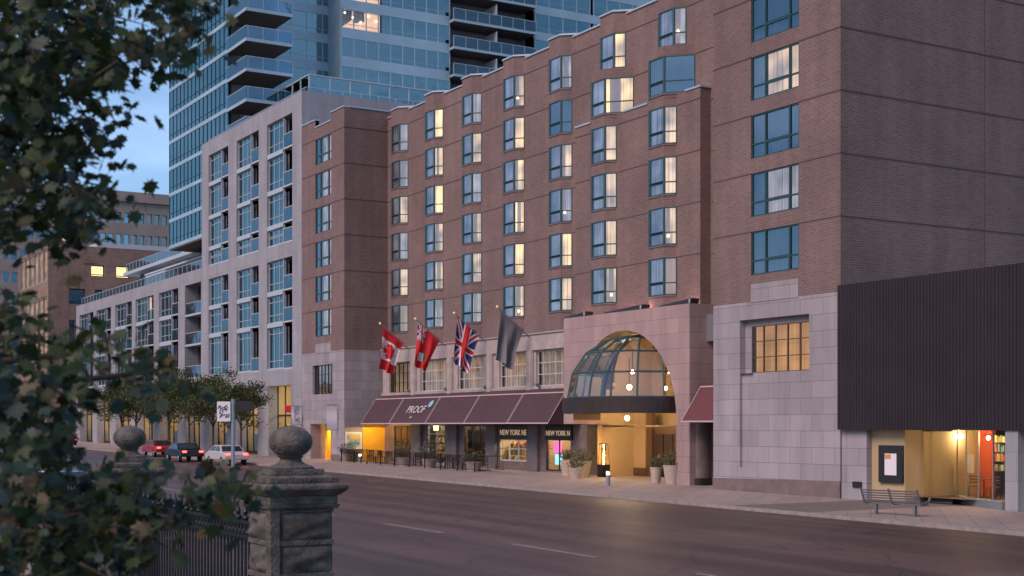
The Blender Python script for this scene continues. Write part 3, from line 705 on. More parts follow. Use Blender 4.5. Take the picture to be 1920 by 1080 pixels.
for i in range(n):   # wall closing the gap between arch and glass dome
    t0, t1 = pi*i/n, pi*(i+1)/n
    f_ = lambda t: (ACX-DR*cos(t), DCY+.35, DZ0+DZH*sin(t))
    sf.face([(xs[i],DCY+.35,max(zs[i],DZ0)), (xs[i+1],DCY+.35,max(zs[i+1],DZ0)), f_(t1), f_(t0)])
sf.build('arch_soffit', 'wood_dark', hotel, smooth=False)
# glazed half dome
na, nz = 9, 4
def dp(i, j):
    az = pi+pi*i/na; el = (pi/2)*j/nz; rr = cos(el)**.8
    return Vector((ACX+DR*rr*cos(az), DCY+DR*rr*sin(az), DZ0+DZH*sin(el)))
dm = MB(); rb = MB()
for i in range(na):
    for j in range(nz):
        q = [dp(i,j), dp(i+1,j), dp(i+1,j+1), dp(i,j+1)]
        dm.face(q if j < nz-1 else q[:3])
for i in range(na+1):
    for j in range(nz): rb.tube(dp(i,j), dp(i,j+1), .065, .06, 6)
for j in range(nz):
    for i in range(na): rb.tube(dp(i,j), dp(i+1,j), .055, .055, 6)
dmo = rb.build('glass_dome', 'teal_frame', hotel); dm.build('pane', 'dome_glass', dmo)
# bronze fascia band
fa = MB(); FR = 4.45; k = 40
ring = [(ACX+FR*cos(pi+pi*i/k), DCY+FR*sin(pi+pi*i/k)) for i in range(k+1)]; inn = [(ACX+(FR-.25)*cos(pi+pi*i/k), DCY+(FR-.25)*sin(pi+pi*i/k)) for i in range(k+1)]
for i in range(k):
    fa.prism([ring[i], ring[i+1], inn[i+1], inn[i]], 3.86, 4.70)
fa.build('canopy_fascia', 'bronze', hotel, smooth=False)
ce = MB(); ce.prism([(ACX-FR+.3, 50)]+inn+[(ACX+FR-.3, 50)], 4.0, 4.06)
# entrance hall behind
en = MB()
en.face([(XG1,YG,-.2),(XG1,50,-.2),(XG1,50,8.9),(XG1,YG,8.9)])
room(en, ACX-5.2, ACX+5.0, YPB, 50, -.2, 9.2)
en.build('entrance_hall_wall', 'cream', hotel)
ep = MB(); y5 = 49.7
ep.box(XP(1144,y5-1), XP(1210,y5-1), y5-1, y5-.7, .7, 4.2); ep.build('cream_panel', 'cream', hotel)
ed = MB(); ed.box(XP(1144,y5-1)-.02, XP(1210,y5-1)+.02, y5-1.02, y5-.99, -.2, .7)
ed.box(XP(1212,y5-1), XP(1222,y5-1), y5-1, y5-.7, -.2, 4.2); ed.box(XP(1100,47), XP(1101.5,47), 46.9, 47.0, -.2, 4.2)
ed.box(XP(1222,y5-1), XP(1290,y5-1), y5-.8, y5-.7, -.2, 3.15); ed.box(XP(1103,46.5), XP(1285,46.5), 46.45, 46.55, 3.12, 3.22)
ed.build('door_surround', 'wood_dark', hotel)
dd = MB()
for a, b in ((1226,1240),(1243,1258)): dd.box(XP(a,y5-1), XP(b,y5-1), y5-.88, y5-.82, 0, 2.7)
do = dd.build('door', 'bronze', hotel)
MB().box(XP(1233,y5-1), XP(1235,y5-1), y5-.97, y5-.9, 1.0, 1.5).build('handle', 'steel', do)
MB().box(XP(1170,y5-1), XP(1185,y5-1), y5-1.06, y5-1.0, 2.15, 2.75).build('wall_plaque', 'wood_dark', hotel)
# lamps of the entrance
def globe(name, p, r, e, lab, hang=.5, group='globe lamps of the hotel entrance'):
    t = thing(name, lab, 'lamp', (p[0],p[1],p[2]-r), group)
    MB().lathe((p[0],p[1],p[2]), [(r*.05,-r),(r*.6,-r*.8),(r,0),(r*.6,r*.8),(r*.05,r)], 14).build('bulb', 'bulb', t, smooth=True)
    MB().tube((p[0],p[1],p[2]+r*.9), (p[0],p[1],p[2]+r+hang), .02).build('cord', 'black', t)
    l = bpy.data.lights.new('lamp_light', 'POINT'); l.energy = e; l.color = (1,.68,.32); l.shadow_soft_size = r*1.05
    o = bpy.data.objects.new('lamp_light', l); S.collection.objects.link(o); o.parent = t; o.location = (0,0,r); 
    return t
def onX(px, py, Y): return (XP(px,Y), Y, ZP(px,py,Y))
globe('globe_lamp', onX(1176,784,45.2), .13, 480, 'bright globe lamp hanging just below the bronze canopy band', .4)
globe('globe_lamp', onX(1180,726,46.0), .14, 520, 'brightest globe lamp shining low inside the glass dome', 1.5)
globe('globe_lamp', onX(1186,697,46.6), .10, 300, 'small globe lamp higher inside the glass dome', 1.2)
globe('globe_lamp', onX(1248,728,47.5), .10, 140, 'globe lamp at the right inside the glass dome, near the arch edge', 1.2)
globe('globe_lamp', onX(1255,698,47.2), .07, 20, 'smallest globe lamp high at the right inside the glass dome', 1.0)
# column and little awning right of the portal
cm = MB(); cx = XP(1309, 45.1)
cm.lathe((cx,45.1,-.4), [(.68,0),(.68,4.3)], 28); cm.build('entrance_column', 'plinth', hotel, smooth='auto')
MB().lathe((cx,45.1,-.5), [(.74,0),(.74,.35+.5+.1),(.69,1.0)], 28).build('column_foot', 'black', hotel, smooth='auto')
MB().box(cx-.2, cx+.05, 44.33, 44.45, 1.55, 1.95).build('wall_plaque', 'black', hotel)
wb = MB(); wb.box(XPR+.1, XR0, YW-.1, YW+.1, -.5, 8.95); wb.build('recess_wall', 'stone', hotel)
wb = MB(); wb.box(XP(1317,45.5), XR0-.02, 45.3, YW-.2, ZP(1325,640,45.3), ZP(1325,590,45.3)); wb.build('duct_box', 'steel', hotel)

# awnings
def awning(name, xs_, yb, zb, yt, zt, m, label, endcap=True, wy=46.44, wz=5.55):
    t = thing(name, label, 'awning', ((xs_[0]+xs_[-1])/2, yt, zb))
    c = MB(); th = .03
    x0, x1 = xs_[0], xs_[-1]
    nn_ = Vector((0, -(zt-zb), yt-yb)).normalized()
    for xa_, xb_ in zip(xs_, xs_[1:]):
        gr = [[Vector((xa_+(xb_-xa_)*i/8, yb+(yt-yb)*j/5, zb+(zt-zb)*j/5))-nn_*(.075*sin(pi*i/8)*sin(pi*j/5)+.012*sin(i*2.3+j*1.7)*sin(pi*i/8)*sin(pi*j/5)) for i in range(9)] for j in range(6)]
        for j in range(5):
            for i in range(8): c.face([gr[j][i], gr[j][i+1], gr[j+1][i+1], gr[j+1][i]])
    c.extr([(x0,yt,zt),(x1,yt,zt),(x1,wy,wz),(x0,wy,wz)], (0,.02,-th))
    c.face([(x0+.01,yb,zb),(x0+.01,wy,zb+.0),(x0+.01,wy,wz),(x0+.01,yt,zt)]); c.face([(x1-.01,yb,zb),(x1-.01,yt,zt),(x1-.01,wy,wz),(x1-.01,wy,zb)])
    c.build('canvas', m, t)
    f = MB(); nrm = Vector((0, -(zt-zb), yt-yb)).normalized()
    sl_ = Vector((0, yt-yb, zt-zb)).normalized()
    for i, x in enumerate(xs_):
        w_ = .05
        a = Vector((x, yb, zb))+nrm*.012; b = Vector((x, yt, zt))+nrm*.012
        ofs = [(-.09,-.04),(.04,.09)] if 0 < i < len(xs_)-1 else ([(0,.06)] if i == 0 else [(-.06,0)])
        for o0, o1 in ofs: f.extr([a+Vector((o0,0,0)), a+Vector((o1,0,0)), b+Vector((o1,0,0)), b+Vector((o0,0,0))], nrm*.01)
    for p in ((yb,zb,1),(yt,zt,-1)):
        a = Vector((x0,p[0],p[1]))+nrm*.014; b = Vector((x1,p[0],p[1]))+nrm*.014; s2 = sl_*(.09*p[2])
        f.extr([a,b,b+s2,a+s2], nrm*.01)
    f.build('trim', 'awning_trim', t)
    return t, nrm, sl_
axs = [XP(p, 44.2) for p in (676, 728.6, 796, 868.6, 949.5, 1027)]
aw, nrm, sl_ = awning('long_awning', axs, 44.2, 3.3, 45.5, 5.24, 'awning', 'long dark plum awning lettered PROOF over the patio bar')
base = Vector((axs[1]+1.75, 44.2, 3.3))
text('lettering', 'PROOF', .88, base+sl_*.95+nrm*.03, (1,0,0), sl_, 'lettering', aw, shear=0)
text('lettering', 'bar', .30, base+sl_*.50+nrm*.03+Vector((1.1,0,0)), (1,0,0), sl_, 'lettering', aw)
lg = MB(); c0 = base+sl_*1.70+nrm*.03+Vector((3.25,0,0)); lg.extr([c0+Vector((cos(2*pi*i/20)*.3,0,0))+sl_*sin(2*pi*i/20)*.3 for i in range(20)], nrm*.02)
lg.build('emblem', 'logo_blue', aw)
lg = MB(); c1 = c0+nrm*.022; lg.extr([c1+Vector((-.03,0,0))-sl_*.16, c1+Vector((.03,0,0))-sl_*.16, c1+Vector((.05,0,0))+sl_*.16, c1+Vector((-.01,0,0))+sl_*.16], nrm*.01); lg.build('emblem_bar', 'lettering', aw)
awning('side_awning', [XPR+.15, XR0-.05], 43.5, 3.36, 44.8, 5.22, 'awning_red', 'small dark red awning between the arched portal and the stone block', wy=46.7, wz=5.6)

# ------------------------------------------------------------------ flags
def union(u, v, asp=2.0):
    """u along fly 0..1, v down 0..1 -> material index 0 red 1 white 2 blue"""
    x = (u-.5)*asp*30; y = (v-.5)*30*1.0; x /= asp/2*1.0 if False else 1
    if abs(x) < 3 or abs(y) < 3: return 0
    if abs(x) < 5 or abs(y) < 5: return 1
    k = 15/(asp*15); d = abs(abs(y)-k*abs(x))/sqrt(1+k*k)
    if d < 1.3: return 0
    if d < 3.2: return 1
    return 2
leafp = [(0,.42),(.07,.28),(.16,.32),(.12,.10),(.24,.20),(.27,.13),(.40,.15),(.36,.03),(.42,-.02),(.22,-.17),(.25,-.25),(.02,-.21),(.02,-.42),(-.02,-.42),(-.02,-.21),(-.25,-.25),(-.22,-.17),(-.42,-.02),(-.36,.03),(-.40,.15),(-.27,.13),(-.24,.20),(-.12,.10),(-.16,.32),(-.07,.28)]
def inside(x, y, P):
    c = False; j = len(P)-1
    for i in range(len(P)):
        if (P[i][1] > y) != (P[j][1] > y) and x < (P[j][0]-P[i][0])*(y-P[i][1])/(P[j][1]-P[i][1])+P[i][0]: c = not c
        j = i
    return c
def canada(u, v):
    if u < .25 or u > .75: return 0
    return 0 if inside((u-.5)*1.9, -(v-.5)*.98, leafp) else 1
def ensign(u, v):
    if u < .40 and v < .40: return union(u/.40, v/.40)
    if .62 < u < .82 and .30 < v < .60:
        return 3 if v > .5 else 1
    return 0
def flag(px_b, py_b, fn, label, seed, spread=.80, LF=3.3, hoist=.66):
    YB_ = 46.15; b = Vector((XP(px_b,YB_), YB_, ZP(px_b,py_b,YB_))); tip = b+Vector((-.05,-2.35,1.85))
    t = thing('flag', label, 'flag', b, 'flags on poles over the bar awning')
    MB().tube(b, tip, .045, .03, 8).build('pole', 'steel', t)
    MB().lathe(tuple(tip), [(.02,-.09),(.075,-.05),(.09,.0),(.075,.05),(.02,.09)], 10).build('finial', 'gold', t, smooth=True)
    rr = random.Random(seed); ph = [rr.uniform(0,6) for _ in range(4)]
    d = (b-tip); a = tip+d*.10; hd = d*hoist; nu, nv = 84, 56   # nu along fly, nv along hoist
    def P(u, v):      # u 0 at hoist..1 fly, v 0 at tip end..1
        gath = 1-spread*u**.8
        p = a+Vector((hd.x, hd.y*(1-.50*u**.9)*1.12, hd.z*gath))*v
        p.z -= LF*(u*(.93+.07*v)); p.y -= .35*u*(1-v*.5)+.0
        amp = .16*min(1, u*2.2)*(.6+.7*u)
        p.x += amp*sin(v*11+ph[0]+u*1.5)+.06*sin(v*23+ph[1]-u*4)*u+.12*u*sin(u*5+ph[2])
        p.y += .05*sin(v*9+ph[3]+u*3)*u
        return p
    mb = MB(); vs = [[P(i/nu, j/nv) for j in range(nv+1)] for i in range(nu+1)]
    mb.v = [tuple(vs[i][j]) for i in range(nu+1) for j in range(nv+1)]
    for i in range(nu):
        for j in range(nv):
            n0 = i*(nv+1)+j; mb.f.append((n0, n0+1, n0+nv+2, n0+nv+1)); mb.m.append(fn((i+.5)/nu, (j+.5)/nv))
    c = mb.build('cloth', ['cloth_red','cloth_white','cloth_blue','cloth_green','cloth_grey'], t, smooth=True)
    return t
flag(767, 655, canada, 'red and white maple leaf flag, hanging beside the stone wing', 1)
flag(835, 649, ensign, 'red ensign flag with a small cross canton and shield', 2, spread=.84)
flag(910, 641, lambda u, v: union(u, v), 'flag with red white and blue crosses', 3, spread=.55)
flag(993, 632.5, lambda u, v: 4, 'plain grey flag hanging nearest the arched portal', 4, spread=.6, hoist=.66)
# uplights on the ledge
for i, (px, lab) in enumerate(((770,'small spotlight on the ledge behind the red and white maple leaf flag'), (838,'small spotlight on the ledge by the red ensign pole'), (912,'small spotlight on the ledge by the crosses flag pole'), (1010,'small spotlight on the ledge right of the grey flag'))):
    x = XP(px, 46.2); t = thing('spotlight', lab, 'spotlight', (x, 46.1, 5.7), 'spotlights along the bar front')
    MB().tube((x,46.25,5.66), (x,46.0,5.86), .09, .12, 10).build('housing', 'steel', t); MB().tube((x,46.3,5.5), (x,46.15,5.72), .02).build('bracket', 'steel', t)
# roof skylights on the portal
for i, (a, b, lab) in enumerate(((1060,1102,'low metal light box at the left end of the portal top'), (1135,1208,'long curved metal light box on the middle of the portal top'), (1240,1300,'metal light box at the right end of the portal top'))):
    x0, x1 = XP(a, 44.6), XP(b, 44.6); t = thing('light_box', lab, 'light box', (x0, 44.6, TP), 'light boxes on the portal top')
    MB().extr([(x0,44.4,TP+.004),(x1,44.4,TP+.004),(x1,44.5,TP+.30),(x0,44.5,TP+.12)], (0,.5,0)).build('housing', 'dark_frame', t)
    MB().box(x1-.08, x1+.0, 44.36, 44.40, TP+.05, TP+.25).build('end_cap', 'pale_metal', t)
for px in (1075, 1150, 1200, 1270): point_light('portal_uplight', (XP(px,45), 45.3, 9.75), 9, (1,.55,.42), parent=hotel)

# ------------------------------------------------------------------ dark clad retail building on the right
ret = thing('retail_pavilion', 'shop with a huge dark corrugated metal fascia over lit glass windows', 'building', (-38, 45, 0))
X0D, YD = XP(1570, 42.9), 42.9
co = MB(); x = X0D; XE = -18
pts = []; q = 0
while x < XE:
    pts += [(x, YD+q), (x+.10, YD+q), (x+.115, YD+q+.028), (x+.155, YD+q+.028)]; x += .17; q = random.choice([0,0,0,.006,.012])
poly = [(X0D, YD+.2)]+pts+[(XE+.4, YD+.2)]
co.prism(poly, 3.02, 9.28)
co.box(X0D, XE, YD+.2, 56, 3.02, 3.2).box(X0D, X0D+.02, YD+.2, YB-.01, 3.2, 9.2).box(XR1+.02, XE, YD+.2, 56, 9.0, 9.1).box(XE, XE+.2, YD+.2, 56, 3.02, 9.1)
co.build('metal_cladding', 'corrugated', ret)
xa, xb, xc = XP(1578, YB), XP(1625, YB), XP(1697, 43.5)
MB().box(xa, xb, YB, YB+.9, -.5, 3.02).build('stone_pier', 'stone', ret)
YR = 48.2
tw = MB(); tw.box(xb, xc, 43.5, 43.8, -.5, 3.02); tw.face([(xc,43.8,-.5),(xc,YR,-.5),(xc,YR,3.02),(xc,43.8,3.02)]); tw.box(xc-.5, XP(1790,YR), YR, YR+.2, .35, 3.02); tw.build('tan_wall', 'cream', ret)
MB().box(xc-.4, XP(1790,YR), YR-.03, YR+.2, -.5, .35).build('wall_base', 'black', ret)
# glazed door line
gd = MB(); y = 44.6; gd.box(xc+.0, XP(1786,y), y-.03, y+.03, .0, .06).box(xc, XP(1786,y), y-.03, y+.03, 2.96, 3.02)
dro = gd.build('door', 'steel', ret); MB().face([(xc,y,.06),(XP(1786,y),y,.06),(XP(1786,y),y,2.96),(xc,y,2.96)]).build('pane', 'clear_glass', dro)
MB().box(XP(1721,y)-.05, XP(1721,y)+.05, y-.12, y-.03, .5, 2.05).build('handle', 'gold', dro)
text('lettering', '10', .42, (XP(1708,y), y-.035, ZP(1708,838,y)), (1,0,0), (0,0,1), 'ledge', ret)
# poster case
pc = thing('poster_case', 'black framed poster case on the tan wall beside the shop door', 'poster case', (XP(1670,43.3), 43.3, .9))
px0, px1, pz0, pz1 = XP(1647,43.36), XP(1691,43.36), ZP(1670,905,43.36), ZP(1670,835,43.36)
MB().box(px0, px1, 43.36, 43.497, pz0, pz1).build('case', 'black', pc)
w_ = px1-px0; h_ = pz1-pz0
MB().box(px0+w_*.28, px1-w_*.22, 43.34, 43.357, pz0+h_*.2, pz1-h_*.22).build('sheet', 'cloth_white', pc)
MB().box(px0+w_*.28, px1-w_*.45, 43.33, 43.338, pz1-h_*.36, pz1-h_*.24).build('picture', 'goods5', pc)
vt = thing('vent_plate', 'small dark louvred plate low on the stone pier', 'vent', (XP(1608,YB), YB, .9))
vm = MB(); a, b = XP(1600,YB), XP(1617,YB); z0, z1 = ZP(1608,914,YB), ZP(1608,903,YB)
vm.box(a, b, YB-.06, YB-.04, z0, z1)
for i in range(4): vm.box(a+.02, b-.02, YB-.08, YB-.06, z0+.03+i*(z1-z0)/4, z0+.05+i*(z1-z0)/4)
vm.box(a+.05, b-.05, YB-.04, YB-.003, z0+.02, z1-.02)
vm.build('louvre', 'dark_frame', vt)
# curved shop window
cv = [(XP(1788,47.8),47.8),(XP(1795,46.2),46.2),(XP(1812,45.0),45.0),(XP(1835,44.3),44.3),(XP(1862,43.8),43.8),(XP(1886,43.5),43.5)]
kb = MB(); fm = MB(); pn = MB()
for (a, b) in zip(cv, cv[1:]):
    d = Vector((b[0]-a[0], b[1]-a[1])).normalized(); nn = Vector((d.y, -d.x))*.16
    kb.prism([(a[0]+nn.x,a[1]+nn.y),(b[0]+nn.x,b[1]+nn.y),(b[0]-nn.x,b[1]-nn.y),(a[0]-nn.x,a[1]-nn.y)], -.4, .28)
    pn.face([(a[0],a[1],.28),(b[0],b[1],.28),(b[0],b[1],3.0),(a[0],a[1],3.0)])
for a in cv: fm.box(a[0]-.02, a[0]+.02, a[1]-.02, a[1]+.02, .28, 3.0)
xpA, xpB = XP(1888,43.1), XP(1912,43.1)
kb.box(xpB, XE, 43.4, 43.7, -.5, .28); pn.face([(xpB,43.55,.28),(XE,43.55,.28),(XE,43.55,3.0),(xpB,43.55,3.0)])
kb.build('window_kerb', 'steel', ret); fo = fm.build('shop_window', 'steel', ret); pn.build('pane', 'clear_glass', fo)
MB().box(xpA, xpB, 43.0, 43.6, -.5, 3.018).build('white_pillar', 'pale_stone', ret)
# restaurant room
rr_ = MB(); x0r, x1r = XP(1792,50), -19
rr_.face([(x0r,53,-.3),(x1r,53,-.3),(x1r,53,3.0),(x0r,53,3.0)]); rr_.face([(x0r,48.2,-.3),(x0r,53,-.3),(x0r,53,3.0),(x0r,48.2,3.0)]); rr_.face([(x1r,43.7,-.3),(x1r,53,-.3),(x1r,53,3),(x1r,43.7,3)])
rr_.face([(x0r,44,.24),(x1r,44,.24),(x1r,53,.24),(x0r,53,.24)])
rr_.build('room_wall', 'wood_dark', ret)
MB().box(XP(1833,48), XP(1861,48), 48, 48.2, .24, 3.0).build('red_partition', 'red_wall', ret)
MB().box(XP(1800,48.6), XP(1832,48.6), 48.6, 48.7, .24, 3.0).build('room_curtain', 'purple', ret)
MB().box(XP(1812,46.5), XP(1826,46.5), 46.5, 46.52, 1.2, 2.0).build('menu_board', 'cloth_white', ret)
goods('bottle_shelf', XP(1863,47.5), XP(1890,47.5), 47.5, 1.3, 2.9, 4, 12, ret, .12); goods('bottle_shelf', XP(1912,46), -20, 46.5, .6, 2.9, 5, 13, ret, .2)
for i, (px, py, Y, r, e, lab) in enumerate(((1801,818,46.6,.12,120,'brighter round lamp in the curved shop window'), (1853,821,46.8,.08,70,'fainter round lamp deeper in the curved shop window'))):
    globe('shop_lamp', onX(px,py,Y), r, e, lab, .05, 'lamps in the curved shop window')
point_light('shop_light', (XP(1930,46), 45, 2.7), 120, parent=ret); point_light('porch_light', (XP(1700,44), 43.7, 2.9), 45, (1,.68,.32), parent=ret); point_light('porch_light', (XP(1770,46.5), 46.6, 2.9), 80, (1,.70,.34), parent=ret)
def cafe_table(name, x, y, z, lab, grp, m='wood_dark', hh=.75):
    t = thing(name, lab, 'table', (x,y,z), grp)
    MB().lathe((x,y,z+hh-.03), [(.36,0),(.36,.03)], 20).build('table_top', m, t); MB().tube((x,y,z), (x,y,z+hh-.03), .03).lathe((x,y,z), [(.22,0),(.05,.03)], 12).build('leg', 'black_iron', t)
    return t
def chair(name, lab, grp, m='wood_dark'):
    t = thing(name, lab, 'chair', (0,0,0), grp)
    MB().box(-.21,.21,-.21,.21,.43,.47).build('seat', m, t, local=True)
    b = MB()
    for z in (.58,.70,.82): b.box(-.20,.20,.19,.215,z,z+.06)
    b.build('backrest', m, t, local=True)
    for sx in (-1,1):
        MB().tube((sx*.19,-.19,0),(sx*.19,-.19,.43),.016).build('leg', 'black_iron', t, local=True)
        MB().tube((sx*.19,.22,0),(sx*.19,.2,.9),.016).build('leg', 'black_iron', t, local=True)
    return t
cafe_table('shop_table', XP(1845,46.2), 46.2, .24, 'dark round table inside the curved shop window', None)
ch = chair('stool_chair', 'dark chair left of the table inside the curved window', 'chairs inside the curved window'); ch.location = (XP(1826,45.9), 45.9, .24); ch.rotation_euler = (0,0,.6)
dup(ch, (XP(1862,45.8), 45.8, .24), -.5, 'dark chair right of the table inside the curved window')

# ------------------------------------------------------------------ stone-framed apartment podium, left
pod = thing('stone_apartment_block', 'pale stone apartment block with a grid of tall window bays and glass balconies', 'building', (-140, 45, .8))
XA, XM_, XZ = XP(143, YB), XP(378.5, YB), XWG0-.02
HB = [(391,428),(443.5,485),(500.5,548)]; LBAY = [(149,175),(181,208),(216,247),(254,288),(298,334)]; BALC = (346.5, 377)
ps = MB(); RD = 1.4
lev_hi = [18.55, 20.05+.0, 23.2, 26.3, 29.2]; lev_lo = [7.95, 11.8, 14.46, 17.3]
hh_ = []
for a, b in HB: hh_ += [(XP(a,YB), XP(b,YB), 18.55, 29.2, RD), (XP(a,YB), XP(b,YB), 7.95, 17.3, RD), (XP(a,YB)+.3, XP(b,YB)-.3, -.6, 6.6, 1.0)]
facade(ps, 'y', YB, XM_, XZ, -.6, 30.6, hh_, RD)
hh2 = []
for a, b in LBAY+[BALC]: hh2 += [(XP(a,YB), XP(b,YB), 7.95, 17.3, RD), (XP(a,YB)+.3, XP(b,YB)-.3, -.6, 6.6, 1.0)]
facade(ps, 'y', YB, XA, XM_, -.6, 18.6, hh2, RD)
ps.face([(XZ,YB,9),(XZ,75,9),(XZ,75,30.6),(XZ,YB,30.6)]); ps.face([(XM_,YB,18.6),(XM_,YB,30.6),(XM_,75,30.6),(XM_,75,18.6)])
ps.face([(XM_,YB+.3,30.1),(XZ,YB+.3,30.1),(XZ,75,30.1),(XM_,75,30.1)]); ps.face([(XM_,YB,30.6),(XZ,YB,30.6),(XZ,YB+.3,30.6),(XM_,YB+.3,30.6)]); ps.face([(XM_,YB+.3,30.1),(XZ,YB+.3,30.1),(XZ,YB+.3,30.6),(XM_,YB+.3,30.6)])
ps.face([(XA,YB,18.6),(XM_,YB,18.6),(XM_,75,18.6),(XA,75,18.6)]); ps.face([(XA,YB,-.6),(XA,YB,18.6),(XA,75,18.6),(XA,75,-.6)]); ps.face([(XA,75,-.6),(XZ,75,-.6),(XZ,75,30),(XA,75,30)])
ps.build('stone_frame', 'pale_stone', pod)
bk = MB(); bk.box(XA+.1, XZ-.1, YB+RD, YB+RD+.1, 6.6, 18.5).box(XM_+.1, XZ-.1, YB+RD, YB+RD+.1, 18.5, 29.3).build('recess_wall', 'darkroom', pod)
slb = MB()
def podwin(x0, x1, z0, z1, first, fr='white_frame'):
    W = x1-x0; xs_ = x0+W*.64; t = .05; Y = YB+.26
    z0g = z0+.12
    f = MB(); f.box(x0, x0+t, Y-.05, Y+.05, z0g, z1).box(xs_-.08, xs_+.0, Y-.2, Y+.05, z0, z1)
    for q in (.33,.66): f.box(x0+(xs_-x0)*q-.03, x0+(xs_-x0)*q+.03, Y-.05, Y+.05, z0g, z1)
    f.box(x0, xs_, Y-.045, Y+.045, z0g, z0g+.06).box(x0, xs_, Y-.045, Y+.045, z1-.06, z1)
    f.box(x0, xs_, Y-.04, Y+.04, z0+.75, z0+.80).box(x0, xs_, Y-.04, Y+.04, z1-.55, z1-.50)
    fo = f.build('window', 'pale_metal', pod)
    MB().face([(x0,Y,z0g),(xs_,Y,z0g),(xs_,Y,z1),(x0,Y,z1)]).build('pane', 'tower_glass', fo)
    rc = random.random(); cm_ = 'curtain_off' if rc < .9 else 'curtain_low'
    MB().face([(x0,Y+.3,z0),(xs_,Y+.3,z0),(xs_,Y+.3,z1),(x0,Y+.3,z1)]).build('blind', cm_, fo)
    gb = MB(); gb.face([(xs_+.02,YB+.10,z0+.1),(x1-.01,YB+.10,z0+.1),(x1-.01,YB+.10,z0+1.2),(xs_+.02,YB+.10,z0+1.2)])
    bo = MB().box(xs_+.02, x1-.01, YB+.07, YB+.13, z0+1.2, z0+1.25).box(xs_+.02, x1-.01, YB+.06, YB+RD, z0-.02, z0+.1).build('balcony', 'white_frame', pod); gb.build('glass_guard', 'guard_glass', bo)
    if not first: slb.box(x0-.0, xs_-.1, YB+.03, YB+.25, z0-.28, z0+.1)
    else: slb.box(x0-.0, xs_-.1, YB+.05, YB+.25, z0+.003, z0+.12)
for a, b in HB:
    x0, x1 = XP(a,YB), XP(b,YB)
    for i, (z0, z1) in enumerate(((18.56,20.0),(20.3,23.0),(23.3,26.2),(26.5,29.19))): podwin(x0, x1, z0, z1, i == 0)
    for i, (z0, z1) in enumerate(((7.96,11.6),(11.9,14.3),(14.6,17.29))): podwin(x0, x1, z0, z1, i == 0)
for a, b in LBAY:
    x0, x1 = XP(a,YB), XP(b,YB)
    for i, (z0, z1) in enumerate(((7.96,11.6),(11.9,14.3),(14.6,17.29))): podwin(x0, x1, z0, z1, i == 0)
slb.build('spandrel_panel', 'pale_metal', pod)
x0, x1 = XP(BALC[0],YB), XP(BALC[1],YB)
for z0 in (7.96, 11.3, 14.3):
    bo = MB().box(x0, x1, YB+.05, YB+RD, z0-.15, z0+.05).box(x0, x1, YB+.08, YB+.14, z0+1.15, z0+1.2).build('balcony', 'pale_metal', pod)
    MB().face([(x0,YB+.11,z0+.05),(x1,YB+.11,z0+.05),(x1,YB+.11,z0+1.15),(x0,YB+.11,z0+1.15)]).build('glass_guard', 'guard_glass', bo)
# lit shops at street level
for a, b in HB+LBAY+[BALC]:
    x0, x1 = XP(a,YB)+.3, XP(b,YB)-.3; y = YB+.9; z0 = G(x0)
    f = MB(); n = 3
    for q in range(n+1): xq = x0+(x1-x0)*q/n; f.box(xq-.05, xq+.05, y-.05, y+.05, z0-.1, 6.6)
    f.box(x0, x1, y-.04, y+.04, z0-.1, z0+.3).box(x0, x1, y-.04, y+.04, z0+3.4, z0+3.55)
    fo = f.build('shop_window', 'dark_frame', pod)
    MB().face([(x0,y,z0),(x1,y,z0),(x1,y,6.6),(x0,y,6.6)]).build('pane', 'clear_glass', fo)
    lit = random.choice(['room_glow_green','room_glow','cream','cream'])
    if (a, b) == HB[2]: lit = 'cream'
    wm = MB(); room(wm, x0, x1, y+.1, y+5, z0-.2, 6.7); wm.build('shop_room', 'cream', pod)
    wm = MB()
    for q in range(2): wm.box(x0+.4+q*(x1-x0)/2, x0+(q+.8)*(x1-x0)/2, y+1.5, y+1.8, 5.2, 5.3)
    wm.build('ceiling_lamp', 'soft_lamp', pod)
    point_light('shop_light', ((x0+x1)/2, y+1.6, 5.0), random.uniform(50,120), (1,.82,.46), parent=pod)
    dk = MB(); dk.box(x0+.5, x0+(x1-x0)*.45, y+.4, y+.5, z0+.4, z0+1.8); dk.box(x0+(x1-x0)*.6, x1-.6, y+.6, y+.7, z0+.4, z0+1.5); dk.build('shop_display', random.choice(['cloth_white','goods3','goods2']), pod)
MB().box(XP(528,YB), XP(546,YB), YB+.3, YB+.5, ZP(537,773,YB), ZP(537,760,YB)).build('shop_sign_band', 'cloth_red', pod)
# roof terrace rails and penthouse
rl = MB(); rg = MB()
def rail(x0, y0, x1, y1, z, h=1.0, step=1.5):
    n = max(1, int(sqrt((x1-x0)**2+(y1-y0)**2)/step))
    for i in range(n+1):
        x = x0+(x1-x0)*i/n; y = y0+(y1-y0)*i/n; rl.box(x-.03, x+.03, y-.03, y+.03, z, z+h)
    rl.tube((x0,y0,z+h), (x1,y1,z+h), .035, .035, 6); rg.face([(x0,y0,z+.08),(x1,y1,z+.08),(x1,y1,z+h-.04),(x0,y0,z+h-.04)])
rail(XA+.5, YB+.6, XM_-.5, YB+.6, 18.6); rail(XM_+.5, YB+.5, XZ-.3, YB+.5, 30.1, .9); rail(XZ-.3, YB+.5, XZ-.3, 60, 30.1, .9)
rx0, rx1 = XP(243, 48), XP(372, 47)
rail(rx0, 47.6, rx1-8, 47.6, 22.4, 1.1)
ro = rl.build('roof_rail', 'pale_metal', pod); rg.build('glass_guard', 'guard_glass', ro)
ph = MB(); ph.box(rx0, rx1, 47.2, 62, 22.0, 22.4).box(rx0+12, rx1+4, 46.5, 50, 20.9, 21.1).build('roof_slab', 'pale_metal', pod)
pw = MB(); pw.box(rx0+3, rx1+2, 48.6, 62, 18.62, 22.0); pwo = pw.build('penthouse_glazing', 'tower_glass', pod)
pm = MB()
